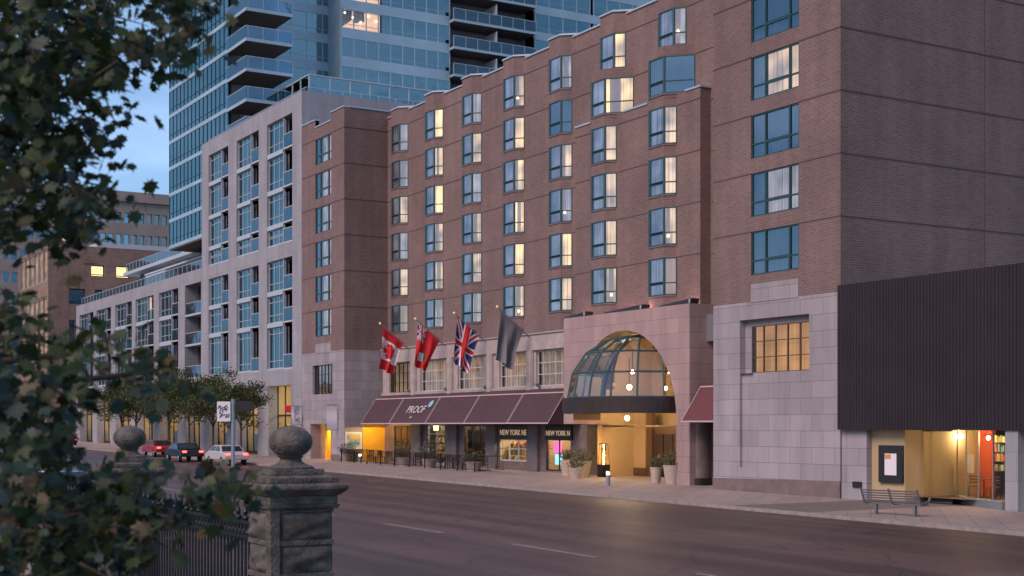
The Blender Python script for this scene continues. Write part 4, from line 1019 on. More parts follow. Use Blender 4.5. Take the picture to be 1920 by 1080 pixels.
for x in np.arange(rx0+3, rx1+2, 1.6): pm.box(x-.04, x+.04, 48.5, 48.6, 18.62, 22.0)
pm.build('mullion', 'pale_metal', pwo); MB().box(rx0+3.2, rx1+1.8, 48.8, 61.5, 18.7, 21.9).build('penthouse_core', 'white_box', pod)
MB().box(rx0-10, rx0+3, 48, 56, 18.62, 19.9).box(rx0+14, rx0+22, 46, 47.5, 18.62, 20.6).build('terrace_wall', 'white_box', pod)
# glazed box on the taller roof
gb = thing('roof_glass_screen', 'teal glass screen standing on the roof above the stone apartment block', 'glass screen', (-120, 52, 30.1))
bx = MB(); bx.box(-128, -118, 48.4, 64, 30.1, 34.9); bx.build('glazing', 'tower_glass', gb)
bm_ = MB()
for y in np.arange(48.4, 64.1, 2.0): bm_.box(-118.0, -117.93, y-.05, y+.05, 30.1, 35.0)
for x in np.arange(-128, -117.9, 2.0): bm_.box(x-.05, x+.05, 48.33, 48.4, 30.1, 35.0)
bm_.box(-128.1,-117.9,48.3,64,34.9,35.0); bm_.build('frame', 'pale_metal', gb); MB().box(-127.6, -118.4, 48.8, 63.6, 30.1, 34.7).build('core', 'white_box', gb)

# ------------------------------------------------------------------ glass tower
tw_ = thing('glass_tower', 'tall blue glass apartment tower with stacked balconies behind the stone block', 'building', (-135, 60, 0))
YA, XT, XT2 = 44.5, -129.0, -126.0
FT = 2.8; zb0 = 22.1; NF = 13
TA0, TA1 = XP(318, YA), XP(428, YA)
YT1 = YP(515, XT); YT2 = YP(634, XT); Y3, Y4, Y5, Y6 = YP(640, XT2), YP(843, XT2), YP(1003, XT2), 95
core = MB(); core.box(TA0+.5, TA1-.6, YA+.6, 94, zb0+.1, zb0+FT*NF); core.box(TA1-.6, XT-.5, YT1+.4, 94, 28, zb0+FT*NF).build('core', 'curtain_off', tw_)
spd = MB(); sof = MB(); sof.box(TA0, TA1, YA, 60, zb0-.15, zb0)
for k in range(NF+1):
    z = zb0+FT*k
    spd.box(TA0, TA1, YA-.05, YA+.3, z, z+.38)
    spd.box(TA0-.02, TA0+.3, YA+.3, 90, z, z+.38)
    if z > 30:
        spd.box(XT-.3, XT+.04, YT1, YT2, z-.45, z+.45); spd.box(XT2-.3, XT2+.04, Y3, Y4, z-.5, z+.5); spd.box(XT2-.3, XT2+.04, Y5, Y6, z-.45, z+.45)
        spd.box(XT, XT2, Y3-.05, Y3, z-.5, z+.5)
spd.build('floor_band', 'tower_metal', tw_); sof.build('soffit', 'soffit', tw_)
for k in range(NF):
    z = zb0+FT*k; z0, z1 = z+.38, z+FT
    mb = MB(); n = 15
    for i in range(n+1): x = TA0+(TA1-TA0)*i/n; mb.box(x-.05, x+.05, YA-.04, YA+.06, z0, z1)
    mb.box(TA0, TA1, YA-.03, YA+.05, z0+.55, z0+.60)
    fo = mb.build('window_band', 'teal_frame', tw_); MB().box(TA0+.01, TA1, YA+.01, YA+.03, z0, z1).build('pane', 'tower_glass', fo)
    if k in (3,): MB().box(TA0+(TA1-TA0)*.46, TA0+(TA1-TA0)*.80, YA+.3, YA+.32, z0, z1-.1).build('lit_blind', 'curtain_mid', fo)
    if z > 30:
        z0, z1 = z+.45, z+FT-.45
        for (X, a, b, n) in ((XT, YT1, YT2, 4), (XT2, Y3, Y4, 9), (XT2, Y5, Y5+7, 4), (XT2, Y5+7.5, Y6, 6)):
            mb = MB()
            for i in range(n+1): y = a+(b-a)*i/n; mb.box(X-.05, X+.03, y-.05, y+.05, z0, z1)
            mb.box(X-.04, X+.02, a, b, z0+.42, z0+.46)
            fo = mb.build('window_band', 'tower_metal', tw_); litf = (X == XT2 and a == Y3 and (abs(z-41.7) < 1.4 or abs(z-44.5) < 1.4)); a0 = a+(b-a)*3/9+.35 if litf else a
            MB().face([(X-.01,a0,z0),(X-.01,b,z0),(X-.01,b,z1),(X-.01,a0,z1)]).build('pane', 'tower_glass', fo)
            if litf:
                MB().face([(X-.01,a,z0),(X-.01,a0,z0),(X-.01,a0,z1),(X-.01,a,z1)]).build('lit_pane', 'clear_glass', fo)
                MB().face([(X-.45,a+.1,z0),(X-.45,a0,z0),(X-.45,a0,z1),(X-.45,a+.1,z1)]).build('lit_room', 'lit_flat', fo)
                lb_ = MB()
                for q in range(5): lb_.lathe((X-.3, a+.5+q*.85, z1-.3-(q % 3)*.35), [(.02,-.07),(.07,0),(.02,.07)], 8)
                lb_.build('lamps', 'soft_lamp', fo)
            bl = MB()
            for i in range(n):
                c = random.random(); y0_, y1_ = a+(b-a)*i/n, a+(b-a)*(i+1)/n
                if c < .5: bl.face([(X-.35,y0_+.05,z1-(z1-z0)*random.uniform(.3,1)),(X-.35,y1_-.05,z1-.9+(0)),(X-.35,y1_-.05,z1),(X-.35,y0_+.05,z1)])
            if bl.f: bl.build('blind', 'curtain_off', fo)
        if 41 < z < 48:
            lr = MB(); lr.box(XT2-.5, XT2-.45, Y3+.6, Y3+4.6, z0, z1-.15); 
MB().box(XT-.5, XT2-.02, Y3-.12, Y3-.06, 30, zb0+FT*NF).build('return_wall', 'tower_metal', tw_)
# balconies
bxr = XP(465, YA); 
for k in range(1, NF+1):
    z = zb0+FT*k
    if z < 28: continue
    s = MB(); s.box(TA1, bxr, YA-.2, YT1-.4, z-.18, z+.12); bo = s.build('balcony', 'tower_metal', tw_)
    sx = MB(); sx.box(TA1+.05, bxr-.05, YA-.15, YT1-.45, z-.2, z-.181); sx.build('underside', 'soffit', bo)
    gg = MB(); gg.box(TA1, bxr, YA-.2, YA-.17, z+.12, z+1.2).box(bxr-.03, bxr, YA-.17, YT1-.4, z+.12, z+1.2); gg.build('glass_guard', 'guard_glass', bo)
    rr2 = MB(); rr2.box(TA1, bxr, YA-.21, YA-.16, z+1.2, z+1.25).box(bxr-.04, bxr+.01, YA-.16, YT1-.4, z+1.2, z+1.25)
    for q in range(4): y = YA+(YT1-.4-YA)*q/3; rr2.box(bxr-.04, bxr+.01, y-.02, y+.02, z+.12, z+1.2)
    rr2.build('rail', 'pale_metal', bo)
    if z > 33:
        s = MB(); s.box(XT2-2.0, XT2+.9, Y4, Y5-.4, z-.16, z+.10); bo = s.build('balcony', 'tower_metal', tw_)
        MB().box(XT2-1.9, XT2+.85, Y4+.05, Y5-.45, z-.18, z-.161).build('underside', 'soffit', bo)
        MB().box(XT2+.85, XT2+.88, Y4, Y5-.4, z+.1, z+1.15).build('glass_guard', 'guard_glass', bo)
        rr2 = MB(); rr2.box(XT2+.84, XT2+.9, Y4, Y5-.4, z+1.15, z+1.2)
        for q in range(8): y = Y4+(Y5-.4-Y4)*q/7; rr2.box(XT2+.83, XT2+.9, y-.02, y+.02, z+.1, z+1.15)
        rr2.box(XT2-1.8, XT2+.8, (Y4+Y5)/2-.05, (Y4+Y5)/2+.05, z+.1, z+2.3)
        rr2.build('rail', 'pale_metal', bo)
MB().box(TA1-.5, XT-.02, YA+.4, YT1, 25, zb0+FT*NF).box(XT2-3, XT2-2.0, Y4, Y5, 33, zb0+FT*NF).build('recess_wall', 'balcony_wall', tw_)

# ------------------------------------------------------------------ far buildings
fb = thing('brick_office', 'brown brick office with a flat roof and two lit square windows, far left', 'building', (-225, 55, 1))
XF, YF0 = -215.0, 46.4; zt = ZX(90, 457, XF)
m_ = MB(); xl = XP(35, YF0); yr_ = 70
WFR = [(YP(170,XF),YP(196,XF),ZX(180,519,XF),ZX(180,497,XF)), (YP(217,XF),YP(243,XF),ZX(230,522,XF),ZX(230,499,XF)), (YP(130,XF),YP(160,XF),ZX(140,570,XF),ZX(140,541,XF)), (YP(178,XF),YP(192,XF),ZX(185,570,XF),ZX(185,543,XF)),
       (YP(130,XF),YP(140,XF),ZX(140,660,XF),ZX(140,600,XF))]
facade(m_, 'x', XF, YF0, yr_, -1, zt, WFR, .4)
lw = (XP(37,YF0), XP(88,YF0), ZP(60,538,YF0), ZP(60,478,YF0))
facade(m_, 'y', YF0, xl, XF, -1, zt, [lw, (lw[0], lw[1], 13, lw[2]-2.2)], .5)
m_.face([(xl,YF0,zt),(XF,YF0,zt),(XF,yr_,zt),(xl,yr_,zt)]); m_.build('wall', 'far_brick', fb)
def fwin_x(h, m):
    f = MB(); a, b, z0, z1 = h; f.box(XF-.4, XF-.3, a, a+.15, z0, z1).box(XF-.4, XF-.3, b-.15, b, z0, z1).box(XF-.4, XF-.3, a, b, z0, z0+.15).box(XF-.4, XF-.3, a, b, z1-.15, z1)
    f.box(XF-.4, XF-.3, a, b, z0+.3, z0+.4)
    fo = f.build('window', 'dark_frame', fb); MB().face([(XF-.39,a,z0),(XF-.39,b,z0),(XF-.39,b,z1),(XF-.39,a,z1)]).build('pane', m, fo)
mat('unused_office', (.5,.45,.3), .7, emit=(1,.80,.40), es=.75, noise=.1)
for i, h in enumerate(WFR): fwin_x(h, 'lit_office' if i < 2 else 'tower_glass')
for (a, b, z0, z1) in (lw, (lw[0], lw[1], 13, lw[2]-2.2)):
    f = MB(); n = 6
    for i in range(n+1): x = a+(b-a)*i/n; f.box(x-.12, x+.12, YF0+.1, YF0+.4, z0, z1)
    f.box(a, b, YF0+.1, YF0+.4, z0, z0+.2).box(a, b, YF0+.1, YF0+.4, z1-.2, z1); fo = f.build('window', 'pale_stone', fb)
    MB().face([(a,YF0+.45,z0),(b,YF0+.45,z0),(b,YF0+.45,z1),(a,YF0+.45,z1)]).build('pane', 'curtain_brown', fo)
MB().box(XP(205,60)-14, XP(205,60), 58, 72, zt, ZX(230,432,XF)+.2).build('plant_room', 'white_box', fb)
cb = thing('concrete_office_tower', 'beige concrete office slab with bands of paired windows, farthest left', 'building', (-270, 80, 1))
XC = -262.0; zc = ZX(230, 362, XC); yc0, yc1 = YP(-60, XC), YP(330, XC)
m_ = MB(); holes = []
nb = 26; 
for i in range(nb):
    for j in range(10):
        a = yc0+(yc1-yc0)*(i+.15)/nb; b = yc0+(yc1-yc0)*(i+.82)/nb; z = zc-3.6-j*4.1; holes.append((a, b, z-1.9, z))
facade(m_, 'x', XC, yc0, yc1, 0, zc, holes, .5)
m_.box(XC-30, XC, yc1, yc1+.4, 0, zc); m_.face([(XC,yc0,zc),(XC,yc1,zc),(XC-30,yc1,zc),(XC-30,yc0,zc)]); m_.box(XC, XC+.5, yc0, yc1, zc-1.6, zc+.3)
m_.build('wall', 'concrete', cb)
k = 0
litset = {(20,0),(23,0),(22,2),(3,6),(8,2),(14,1)}
gm = MB()
holes.sort(key=lambda h: (-h[2], h[0]))
for idx, h in enumerate(holes):
    gm.mi = 0
    if random.random() < .09: gm.mi = 1
    gm.face([(XC-.49,h[0],h[2]),(XC-.49,h[1],h[2]),(XC-.49,h[1],h[3]),(XC-.49,h[0],h[3])])
o = gm.build('window', ['tower_glass', 'lit_office'], cb); o['kind'] = 'stuff'

# more street wall beyond, so that the street goes on
f2 = thing('distant_tower', 'grey office block closing the street at the far left', 'building', (-330, 30, 1))
m_ = MB(); hol2 = []
for i in range(14):
    for j in range(9): hol2.append((-12+i*3.4, -10+i*3.4, 4+j*4, 6.3+j*4))
facade(m_, 'x', -320, -16, 38, 0, 41, hol2, .4); m_.box(-345, -320.5, -16, 38, 0, 41); m_.build('wall', 'concrete', f2)
gm = MB(); gm.face([(-320.4,-15,1),(-320.4,37,1),(-320.4,37,40),(-320.4,-15,40)]); gm.build('window', 'tower_glass', f2)

# ------------------------------------------------------------------ foreground gate piers
def rock_panel(mb, o, ux, uz, nrm_, w_, h_, seed, amp=.05):
    """rough split-faced block with flat margins"""
    rr = random.Random(seed); n, k = 16, 10; o = Vector(o); ux = Vector(ux); nv = Vector(nrm_); st0 = len(mb.v)
    ph = [rr.uniform(0,6) for _ in range(8)]
    for j in range(k+1):
        for i in range(n+1):
            u, v = i/n, j/k; e = min(1, min(u,1-u)*6, min(v,1-v)*5)
            hgt = amp*e*(.55+.25*sin(u*9+ph[0]+v*4)+.2*sin(v*11+ph[1]-u*5)+.16*sin(u*23+v*17+ph[2])+rr.uniform(-.14,.14))
            p = o+ux*(u*w_)+Vector((0,0,v*h_))+nv*hgt; mb.v.append(tuple(p))
    for j in range(k):
        for i in range(n):
            a = st0+j*(n+1)+i; mb.f.append((a, a+1, a+n+2, a+n+1)); mb.m.append(mb.mi)
def pier(cx, cy, label):
    t = thing('gate_pier', label, 'gate pier', (cx, cy, .35), 'stone piers of the park railing'); W = .70; h = W/2
    b = MB(); b.box(cx-h+.04, cx+h-.04, cy-h+.04, cy+h-.04, .35, 2.369); 
    rk = MB(); rows = [(.41,.68),(.74,1.01),(1.07,1.34),(1.40,1.67),(1.73,2.00),(2.06,2.33)]
    for i, (z0, z1) in enumerate(rows):
        rock_panel(rk, (cx+h-.03, cy-h+.13, z0), (0,1,0), 0, (1,0,0), W-.17, z1-z0, i*4+1, .055)
        rock_panel(rk, (cx-h+.04, cy-h+.03, z0), (1,0,0), 0, (0,-1,0), W-.17, z1-z0, i*4+2, .07)
        rock_panel(rk, (cx-h+.04, cy+h-.03, z0), (1,0,0), 0, (0,1,0), W-.08, z1-z0, i*4+3, .05)
    b.build('shaft', 'sandstone', t); rk.build('rockfaced_block', 'rockface', t, smooth=True)
    dm_ = MB()      # dressed margins at the corner
    dm_.box(cx+h-.045, cx+h-.0, cy-h, cy-h+.10, .35, 2.369).box(cx+h-.13, cx+h-.046, cy-h, cy-h+.03, .35, 2.369)
    for (z0, z1) in zip([.35]+[r[1] for r in rows], [r[0] for r in rows]+[2.369]): dm_.box(cx+h-.04, cx+h-.012, cy-h+.101, cy+h-.02, z0+.004, z1-.004).box(cx-h+.02, cx+h-.131, cy-h+.012, cy-h+.04, z0+.004, z1-.004)
    dm_.build('margin', 'sandstone', t, bevel=.006)
    c = MB()
    def sq(z0, z1, a0, a1): 
        n = len(c.v); c.v += [(cx-a0,cy-a0,z0),(cx+a0,cy-a0,z0),(cx+a0,cy+a0,z0),(cx-a0,cy+a0,z0),(cx-a1,cy-a1,z1),(cx+a1,cy-a1,z1),(cx+a1,cy+a1,z1),(cx-a1,cy+a1,z1)]
        for f in ((0,3,2,1),(4,5,6,7),(0,1,5,4),(1,2,6,5),(2,3,7,6),(3,0,4,7)): c.f.append(tuple(n+i for i in f)); c.m.append(0)
    sq(2.37,2.41,.365,.385); sq(2.411,2.50,.36,.365); sq(2.501,2.56,.375,.445); sq(2.561,2.60,.447,.447); sq(2.601,2.626,.44,.385); sq(2.627,2.68,.372,.372); sq(2.681,2.70,.36,.275); sq(2.701,2.762,.262,.262)
    c.build('cap', 'sandstone', t, bevel=.008)
    f = MB(); f.lathe((cx,cy,2.763), [(.235,0),(.24,.012),(.215,.025),(.18,.035),(.14,.055),(.115,.075),(.108,.10),(.125,.118),(.15,.125)]+[(.222*cos(a),.271+.166*sin(a)) for a in [radians(x) for x in range(-60,86,10)]]+[(.02,.437)], 36)
    # squashed ball sized to the eye line
    f.build('ball_finial', 'sandstone', t, smooth=True)
    return t
p1 = PT(545, 798, 14.2); p2 = PT(243, 798, 19.3)
pier(p1.x, p1.y, 'nearest stone gate pier with a ball finial, at the bottom centre left')
pier(p2.x, p2.y, 'farther stone gate pier with a ball finial, half hidden by leaves')
# iron railing between the piers, and beyond
def iron(x0, x1, y, label):
    t = thing('iron_railing', label, 'fence', ((x0+x1)/2, y, .35), 'black iron railings between the piers')
    rails = MB(); rails.box(x0, x1, y-.022, y+.022, 2.12, 2.16).box(x0, x1, y-.022, y+.022, 1.96, 2.0).box(x0, x1, y-.02, y+.02, .55, .6)
    rails.build('rail', 'black_iron', t)
    b = MB(); n = int((x1-x0)/.115)
    for i in range(n+1):
        x = x0+(x1-x0)*i/n; b.tube((x,y,.42),(x,y,2.17),.016,.016,6)
        if i % 2 == 0:
            b.lathe((x,y,2.16), [(.016,0),(.034,.02),(.014,.05),(.03,.09),(.012,.14),(.003,.19)], 8)
        if i < n:
            xm_ = x+(x1-x0)*.5/n; pts_ = [(xm_+.042*cos(a), y, 2.06+.048*sin(a)) for a in [2*pi*q/8 for q in range(9)]]; b.path(pts_, .012, 5)
            pts_ = [(xm_+.05*cos(a), y, 1.90+.05*sin(a)) for a in [pi*q/6 for q in range(7)]]; b.path(pts_, .012, 5)
            b.lathe((xm_,y,2.16), [(.006,0),(.022,.015),(.026,.035),(.006,.055)], 6)
    b.build('bars', 'black_iron', t)
    pt = MB()
    for x in (x0+.02, x1-.02): pt.box(x-.02, x+.02, y-.02, y+.02, .35, 2.16).lathe((x,y,2.16), [(.02,0),(.045,.03),(.02,.06),(.035,.10),(.012,.15),(.003,.24)], 8)
    pt.build('post', 'black_iron', t)
    MB().box(x0, x1, y-.15, y+.15, .3, .45).build('stone_kerb', 'sandstone', t)
iron(p2.x+.4, p1.x-.4, p1.y, 'black spiked iron railing between the two stone piers')
iron(p2.x-5.4, p2.x-.4, p2.y, 'black scrolled iron railing left of the farther pier')

# ------------------------------------------------------------------ sign pole
sp = PT(437, 798, 23.8); X, Y = sp.x, sp.y; zz = G(X)
t = thing('sign_pole', 'steel sign pole with a white plate and a dark plate, just behind the near pier', 'sign', (X, Y, zz))
MB().tube((X,Y,zz), (X,Y,CZ+(HY-748)/FP*23.8), .032, .032, 12).lathe((X,Y,zz), [(.09,0),(.09,.03),(.04,.06)], 12).build('pole', 'steel', t, smooth='auto')
s = 23.8/FP
rv = Vector((Rr[0], Rr[1], 0)); c0 = Vector((X,Y,CZ))
def plate(a, b, c_, d_, m, nm):
    pts_ = [c0+rv*(a*s)+Vector((0,0,(HY-d_)*s)), c0+rv*(b*s)+Vector((0,0,(HY-d_)*s)), c0+rv*(b*s)+Vector((0,0,(HY-c_)*s)), c0+rv*(a*s)+Vector((0,0,(HY-c_)*s))]
    return MB().extr([p-Vector((F[0],F[1],0))*.05 for p in pts_], Vector((F[0],F[1],0))*.008).build(nm, m, t)
plate(-29, -4, 753, 790, 'cloth_white', 'white_plate'); plate(7, 39, 752, 771, 'dark_frame', 'dark_plate')
em = MB(); cc = c0+rv*(-16.5*s)+Vector((0,0,(HY-771)*s))-Vector((F[0],F[1],0))*.056
def arc(r, a0, a1, ox=0, oz=0, n=10):
    return [cc+rv*((ox+r*cos(radians(a0+(a1-a0)*i/n)))*s)+Vector((0,0,(oz+r*sin(radians(a0+(a1-a0)*i/n)))*s)) for i in range(n+1)]
for q in (arc(7,20,300), arc(3.6,0,250,1,0), arc(4,60,200,-6,6), arc(4,240,400,6,-7), arc(3,90,300,5,7), arc(3,-60,140,-6,-7)): em.path(q, .006, 6)
for (a, b) in (((-8,-12),(-3,-6)),((3,-12),(7,-5)),((-9,10),(-5,5)),((4,12),(8,6))): em.tube(cc+rv*(a[0]*s)+Vector((0,0,a[1]*s)), cc+rv*(b[0]*s)+Vector((0,0,b[1]*s)), .006)
em.build('emblem', 'black', t)

# ------------------------------------------------------------------ bench
bp_ = thing('park_bench', 'grey metal slatted bench seen from behind on the pavement by the shop', 'bench', (0,0,0))
Ln = 2.45; hb = Ln/2
sb = MB()
for i in range(4): y = .02+i*.115; sb.box(-hb, hb, y, y+.085, .42+i*.004, .45+i*.004)
sb.build('seat', 'bench_metal', bp_, local=True)
bb = MB()
for i in range(5):
    z = .50+i*.09; y = -.04-i*.035; bb.extr([(-hb,y,z),(hb,y,z),(hb,y-.02,z+.055),(-hb,y-.02,z+.055)], (0,.025,.0))
bb.build('backrest', 'bench_metal', bp_, local=True)
for x in (-hb+.03, 0, hb-.03):
    f = MB(); f.extr([(x-.03,-.02,.42),(x-.03,-.24,.97),(x-.03,-.19,.97),(x-.03,.04,.46)], (.06,0,0)); f.box(x-.03, x+.03, .0, .48, .38, .415)
    f.build('back_frame', 'bench_metal', bp_, local=True)
for x in (-hb+.45, hb-.35):
    MB().box(x-.05, x+.05, .08, .2, 0, .38).box(x-.12, x+.12, .02, .26, 0, .015).build('leg', 'bench_metal', bp_, local=True)
arm = MB(); arm.extr([(hb-.03,.10,.45),(hb-.03,.55,.50),(hb-.03,.60,.66),(hb-.03,.54,.68),(hb-.03,.46,.56),(hb-.03,.10,.50)], (.05,0,0)); arm.build('armrest', 'bench_metal', bp_, local=True)
bx_, by_ = XP(1672, 37.4), 37.4
bp_.location = (bx_, by_, G(bx_)); bp_.rotation_euler = (0,0,radians(9))

# ------------------------------------------------------------------ bollards
bo_ = thing('light_bollard', 'short steel bollard with a lit ring, on the kerb before the entrance', 'bollard', (0,0,0), 'lit bollards on the pavement')
MB().lathe((0,0,0), [(.11,0),(.11,.55)], 20).build('post', 'steel', bo_, smooth='auto', local=True)
MB().lathe((0,0,.55), [(.085,0),(.085,.05)], 20).lathe((0,0,.64), [(.085,0),(.085,.04)], 20).build('lit_ring', 'soft_lamp', bo_, local=True)
MB().lathe((0,0,.60), [(.11,0),(.11,.04)], 20).lathe((0,0,.68), [(.11,0),(.11,.04),(.06,.07)], 20).build('cap', 'steel', bo_, smooth='auto', local=True)
def gp(px, py):
    d = dr(px); h = 3.0
    for _ in range(12): tt = h/((py-HY)/FP); h = CZ-G(d[0]*tt)
    return Vector((d[0]*tt, d[1]*tt, G(d[0]*tt)))
q = gp(1140, 910); bo_.location = q
dup(bo_, gp(675, 869), 0, 'steel bollard with a lit ring, by the patio railing'); dup(bo_, gp(563, 866), 0, 'steel bollard with a lit ring, before the glowing ochre passage')

# ------------------------------------------------------------------ planters
def leaves(n, cen, rad, size, seed, shape='oval', up=.3):
    """n small leaves through an ellipsoid; returns an MB"""
    rg_ = np.random.default_rng(seed); mb = MB()
    for _ in range(n):
        v = rg_.normal(size=3); v /= np.linalg.norm(v); r_ = rg_.uniform(.35,1)**.6; p = np.array(cen)+v*np.array(rad)*r_
        a = rg_.normal(size=3); a[2] = abs(a[2])*up; a = a/np.linalg.norm(a); b = np.cross(a, rg_.normal(size=3)); b /= np.linalg.norm(b)
        s_ = size*rg_.uniform(.6,1.2)
        if shape == 'blade': mb.face([p, p+a*s_+b*s_*.16, p+a*s_*2.2, p+a*s_-b*s_*.16])
        else: mb.face([p, p+a*s_*.5+b*s_*.33, p+a*s_, p+a*s_*.5-b*s_*.33])
    return mb
def planter(name, label, h, r, seed, grp, leafy=1.0):
    t = thing(name, label, 'planter', (0,0,0), grp)
    MB().lathe((0,0,0), [(r*.68,0),(r*.98,h-.06),(r*1.03,h-.06),(r*1.03,h),(r*.88,h),(r*.86,h-.08)], 20).build('pot', 'pot', t, smooth='auto', local=True)
    MB().lathe((0,0,h-.1), [(r*.85,0),(r*.85,.03)], 16).build('soil', 'earth', t, local=True)
    leaves(int(230*leafy), (0,0,h+.26*leafy), (r*1.25,r*1.25,.38*leafy), .13, seed).build('foliage', 'pot_leaf', t, local=True)
    lb = leaves(40, (0,0,h+.1), (r*.5,r*.5,.1), .22, seed+5, 'blade', 2.5); lb.build('blade', 'pot_leaf', t, local=True)
    return t
gpl = 'pots of plants flanking the entrance'
def put(o, px, Y): x = XP(px, Y); o.location = (x, Y, G(x)); return o
put(planter('potted_plant', 'tall pale pot left of the entrance, its plant green, nearest the shop door', .95, .40, 1, gpl), 1063, 44.6)
put(planter('potted_plant', 'stout pale pot left of the entrance with a wide reddish plant', .95, .52, 2, gpl, 1.2), 1092, 44.4)
put(planter('potted_plant', 'low pot with trailing flowers in front of the left pair of pots', .6, .42, 3, gpl), 1080, 43.3)
put(planter('potted_plant', 'slim pale pot with a small green plant, right of the entrance', .85, .33, 4, gpl, .8), 1230, 44.2)
put(planter('potted_plant', 'broad pale pot with a large dark leafy plant, beside the round column', 1.0, .48, 5, gpl, 1.2), 1260, 44.2)
gp2 = 'shrub pots on the bar patio'
for i, (px, lab) in enumerate(((757,'dark shrub in a pot at the far part of the patio'), (805,'fuller dark shrub in a pot by the bar door'), (888,'low leafy pot on the patio near the shop window'), (650,'leafy pot at the far left corner of the patio railing'))):
    put(planter('shrub_pot', lab, .6, .55, 10+i, gp2, 2.0 if i < 2 else 1.3), px, 43.2)

# ------------------------------------------------------------------ patio heater
t = thing('patio_heater', 'glass tube patio heater with a live flame beside the entrance', 'heater', (0,0,0))
MB().box(-.27,.27,-.27,.27,0,.72).build('base', 'black', t, local=True)
MB().lathe((0,0,.72), [(.13,0),(.13,1.15)], 20).build('tube', 'clear_glass', t, smooth=True, local=True)
MB().lathe((0,0,.75), [(.02,0),(.055,.12),(.05,.35),(.025,.7),(.006,.95)], 12).build('flame', 'flame', t, smooth=True, local=True)
f = MB()
for sx in (-1,1):
    for sy in (-1,1): f.tube((sx*.24,sy*.24,.72), (sx*.17,sy*.17,1.9), .015)
f.build('frame', 'black_iron', t, local=True)
MB().lathe((0,0,1.88), [(.36,0),(.36,.03),(.10,.12),(.02,.13)], 4).build('hood', 'steel', t, local=True)
point_light('flame_light', (0,0,1.3), 35, (1,.48,.12), .1).parent = t
put(t, 1132, 46.0)

# ------------------------------------------------------------------ patio railings, tables, chairs
YPR = 42.4
pr = thing('patio_railing', '', 'railing', (0,0,0), 'black railing panels round the bar patio'); PL = 2.3
f = MB(); f.box(0, PL-.1, -.02, .02, .98, 1.02).box(0, PL-.1, -.015, .015, .12, .15)
f.build('rail', 'black_iron', pr, local=True)
f = MB()
for i in range(1, 15): f.box(i*.147-.009, i*.147+.009, -.009, .009, .15, .98)
f.build('bars', 'black_iron', pr, local=True)
MB().box(-.03,.03,-.03,.03,0,1.08).build('post', 'black_iron', pr, local=True)
xs0 = XP(640, YPR); names = ['farthest left', 'second from the far end', 'third from the far end', 'fourth from the far end', 'middle', 'fifth from the entrance end', 'fourth from the entrance end', 'third from the entrance end', 'second from the entrance end', 'nearest the shop']
nP = int((XP(912,YPR)-xs0)/PL)
for i in range(nP):
    x = xs0+i*PL; lab = '%s panel of the black patio railing along the pavement' % (['farthest left','second from left','third from left','fourth from left','fifth from left','sixth from left','seventh from left','eighth from left','ninth from left','tenth from left'][i])
    if i == 0: pr.location = (x, YPR, G(x)); pr['label'] = lab
    else: dup(pr, (x, YPR, G(x)), 0, lab)
dup(pr, (xs0+nP*PL, YPR, G(xs0+nP*PL)), pi/2, 'return panel of the patio railing running back to the shop wall')
tabs = [(652,43.2,'just inside the railing corner'),(690,45.4,'by the poster'),(722,44.9,'beside the first pot'),(776,44.6,'under the second awning panel'),(793,45.4,'close to the bar door'),(850,45.0,'right of the bar door'),(900,43.7,'nearest the shop'),(665,44.0,'far left'),(705,43.9,'before the glowing ochre wall'),(740,43.8,'before the first bar window'),(835,43.7,'beside the bar door'),(868,43.7,'before the wide bar window')]
for i, (px, y, lab) in enumerate(tabs):
    x = XP(px, y); cafe_table('patio_table', x, y, G(x), 'small round patio table '+lab, 'tables on the bar patio')
    if i == 0: c0_ = chair('patio_chair', 'patio chair on the left of the table just inside the railing corner', 'chairs on the bar patio'); c0_.location = (x-.65, y, G(x)); c0_.rotation_euler = (0,0,pi/2)
    else: dup(c0_, (x-.65, y, G(x)), pi/2, 'patio chair at the left of the table '+lab)
    dup(c0_, (x+.65, y-.1, G(x)), -pi/2, 'patio chair at the right of the table '+lab)
# poster on the stone wing
px_, yl, yr2 = XWG1+.06, YP(647,XWG1), YP(678,XWG1); z0, z1 = ZX(660,842,XWG1), ZX(660,810,XWG1)
t = thing('wall_poster', 'white framed poster on the side of the stone wing beside the ochre wall', 'poster', (px_, (yl+yr2)/2, z0))
MB().box(px_-.055, px_, yl, yr2, z0, z1).build('frame', 'cloth_white', t); MB().box(px_+.002, px_+.012, yl+.12, yr2-.12, z0+.12, z1-.12).build('print', 'poster', t)
MB().box(px_+.014, px_+.02, yl+.35, yr2-.3, z0+.75, z1-.25).build('picture', 'goods1', t); MB().box(px_+.014, px_+.02, yl+.25, yr2-.2, z0+.3, z0+.55).build('picture', 'goods2', t)
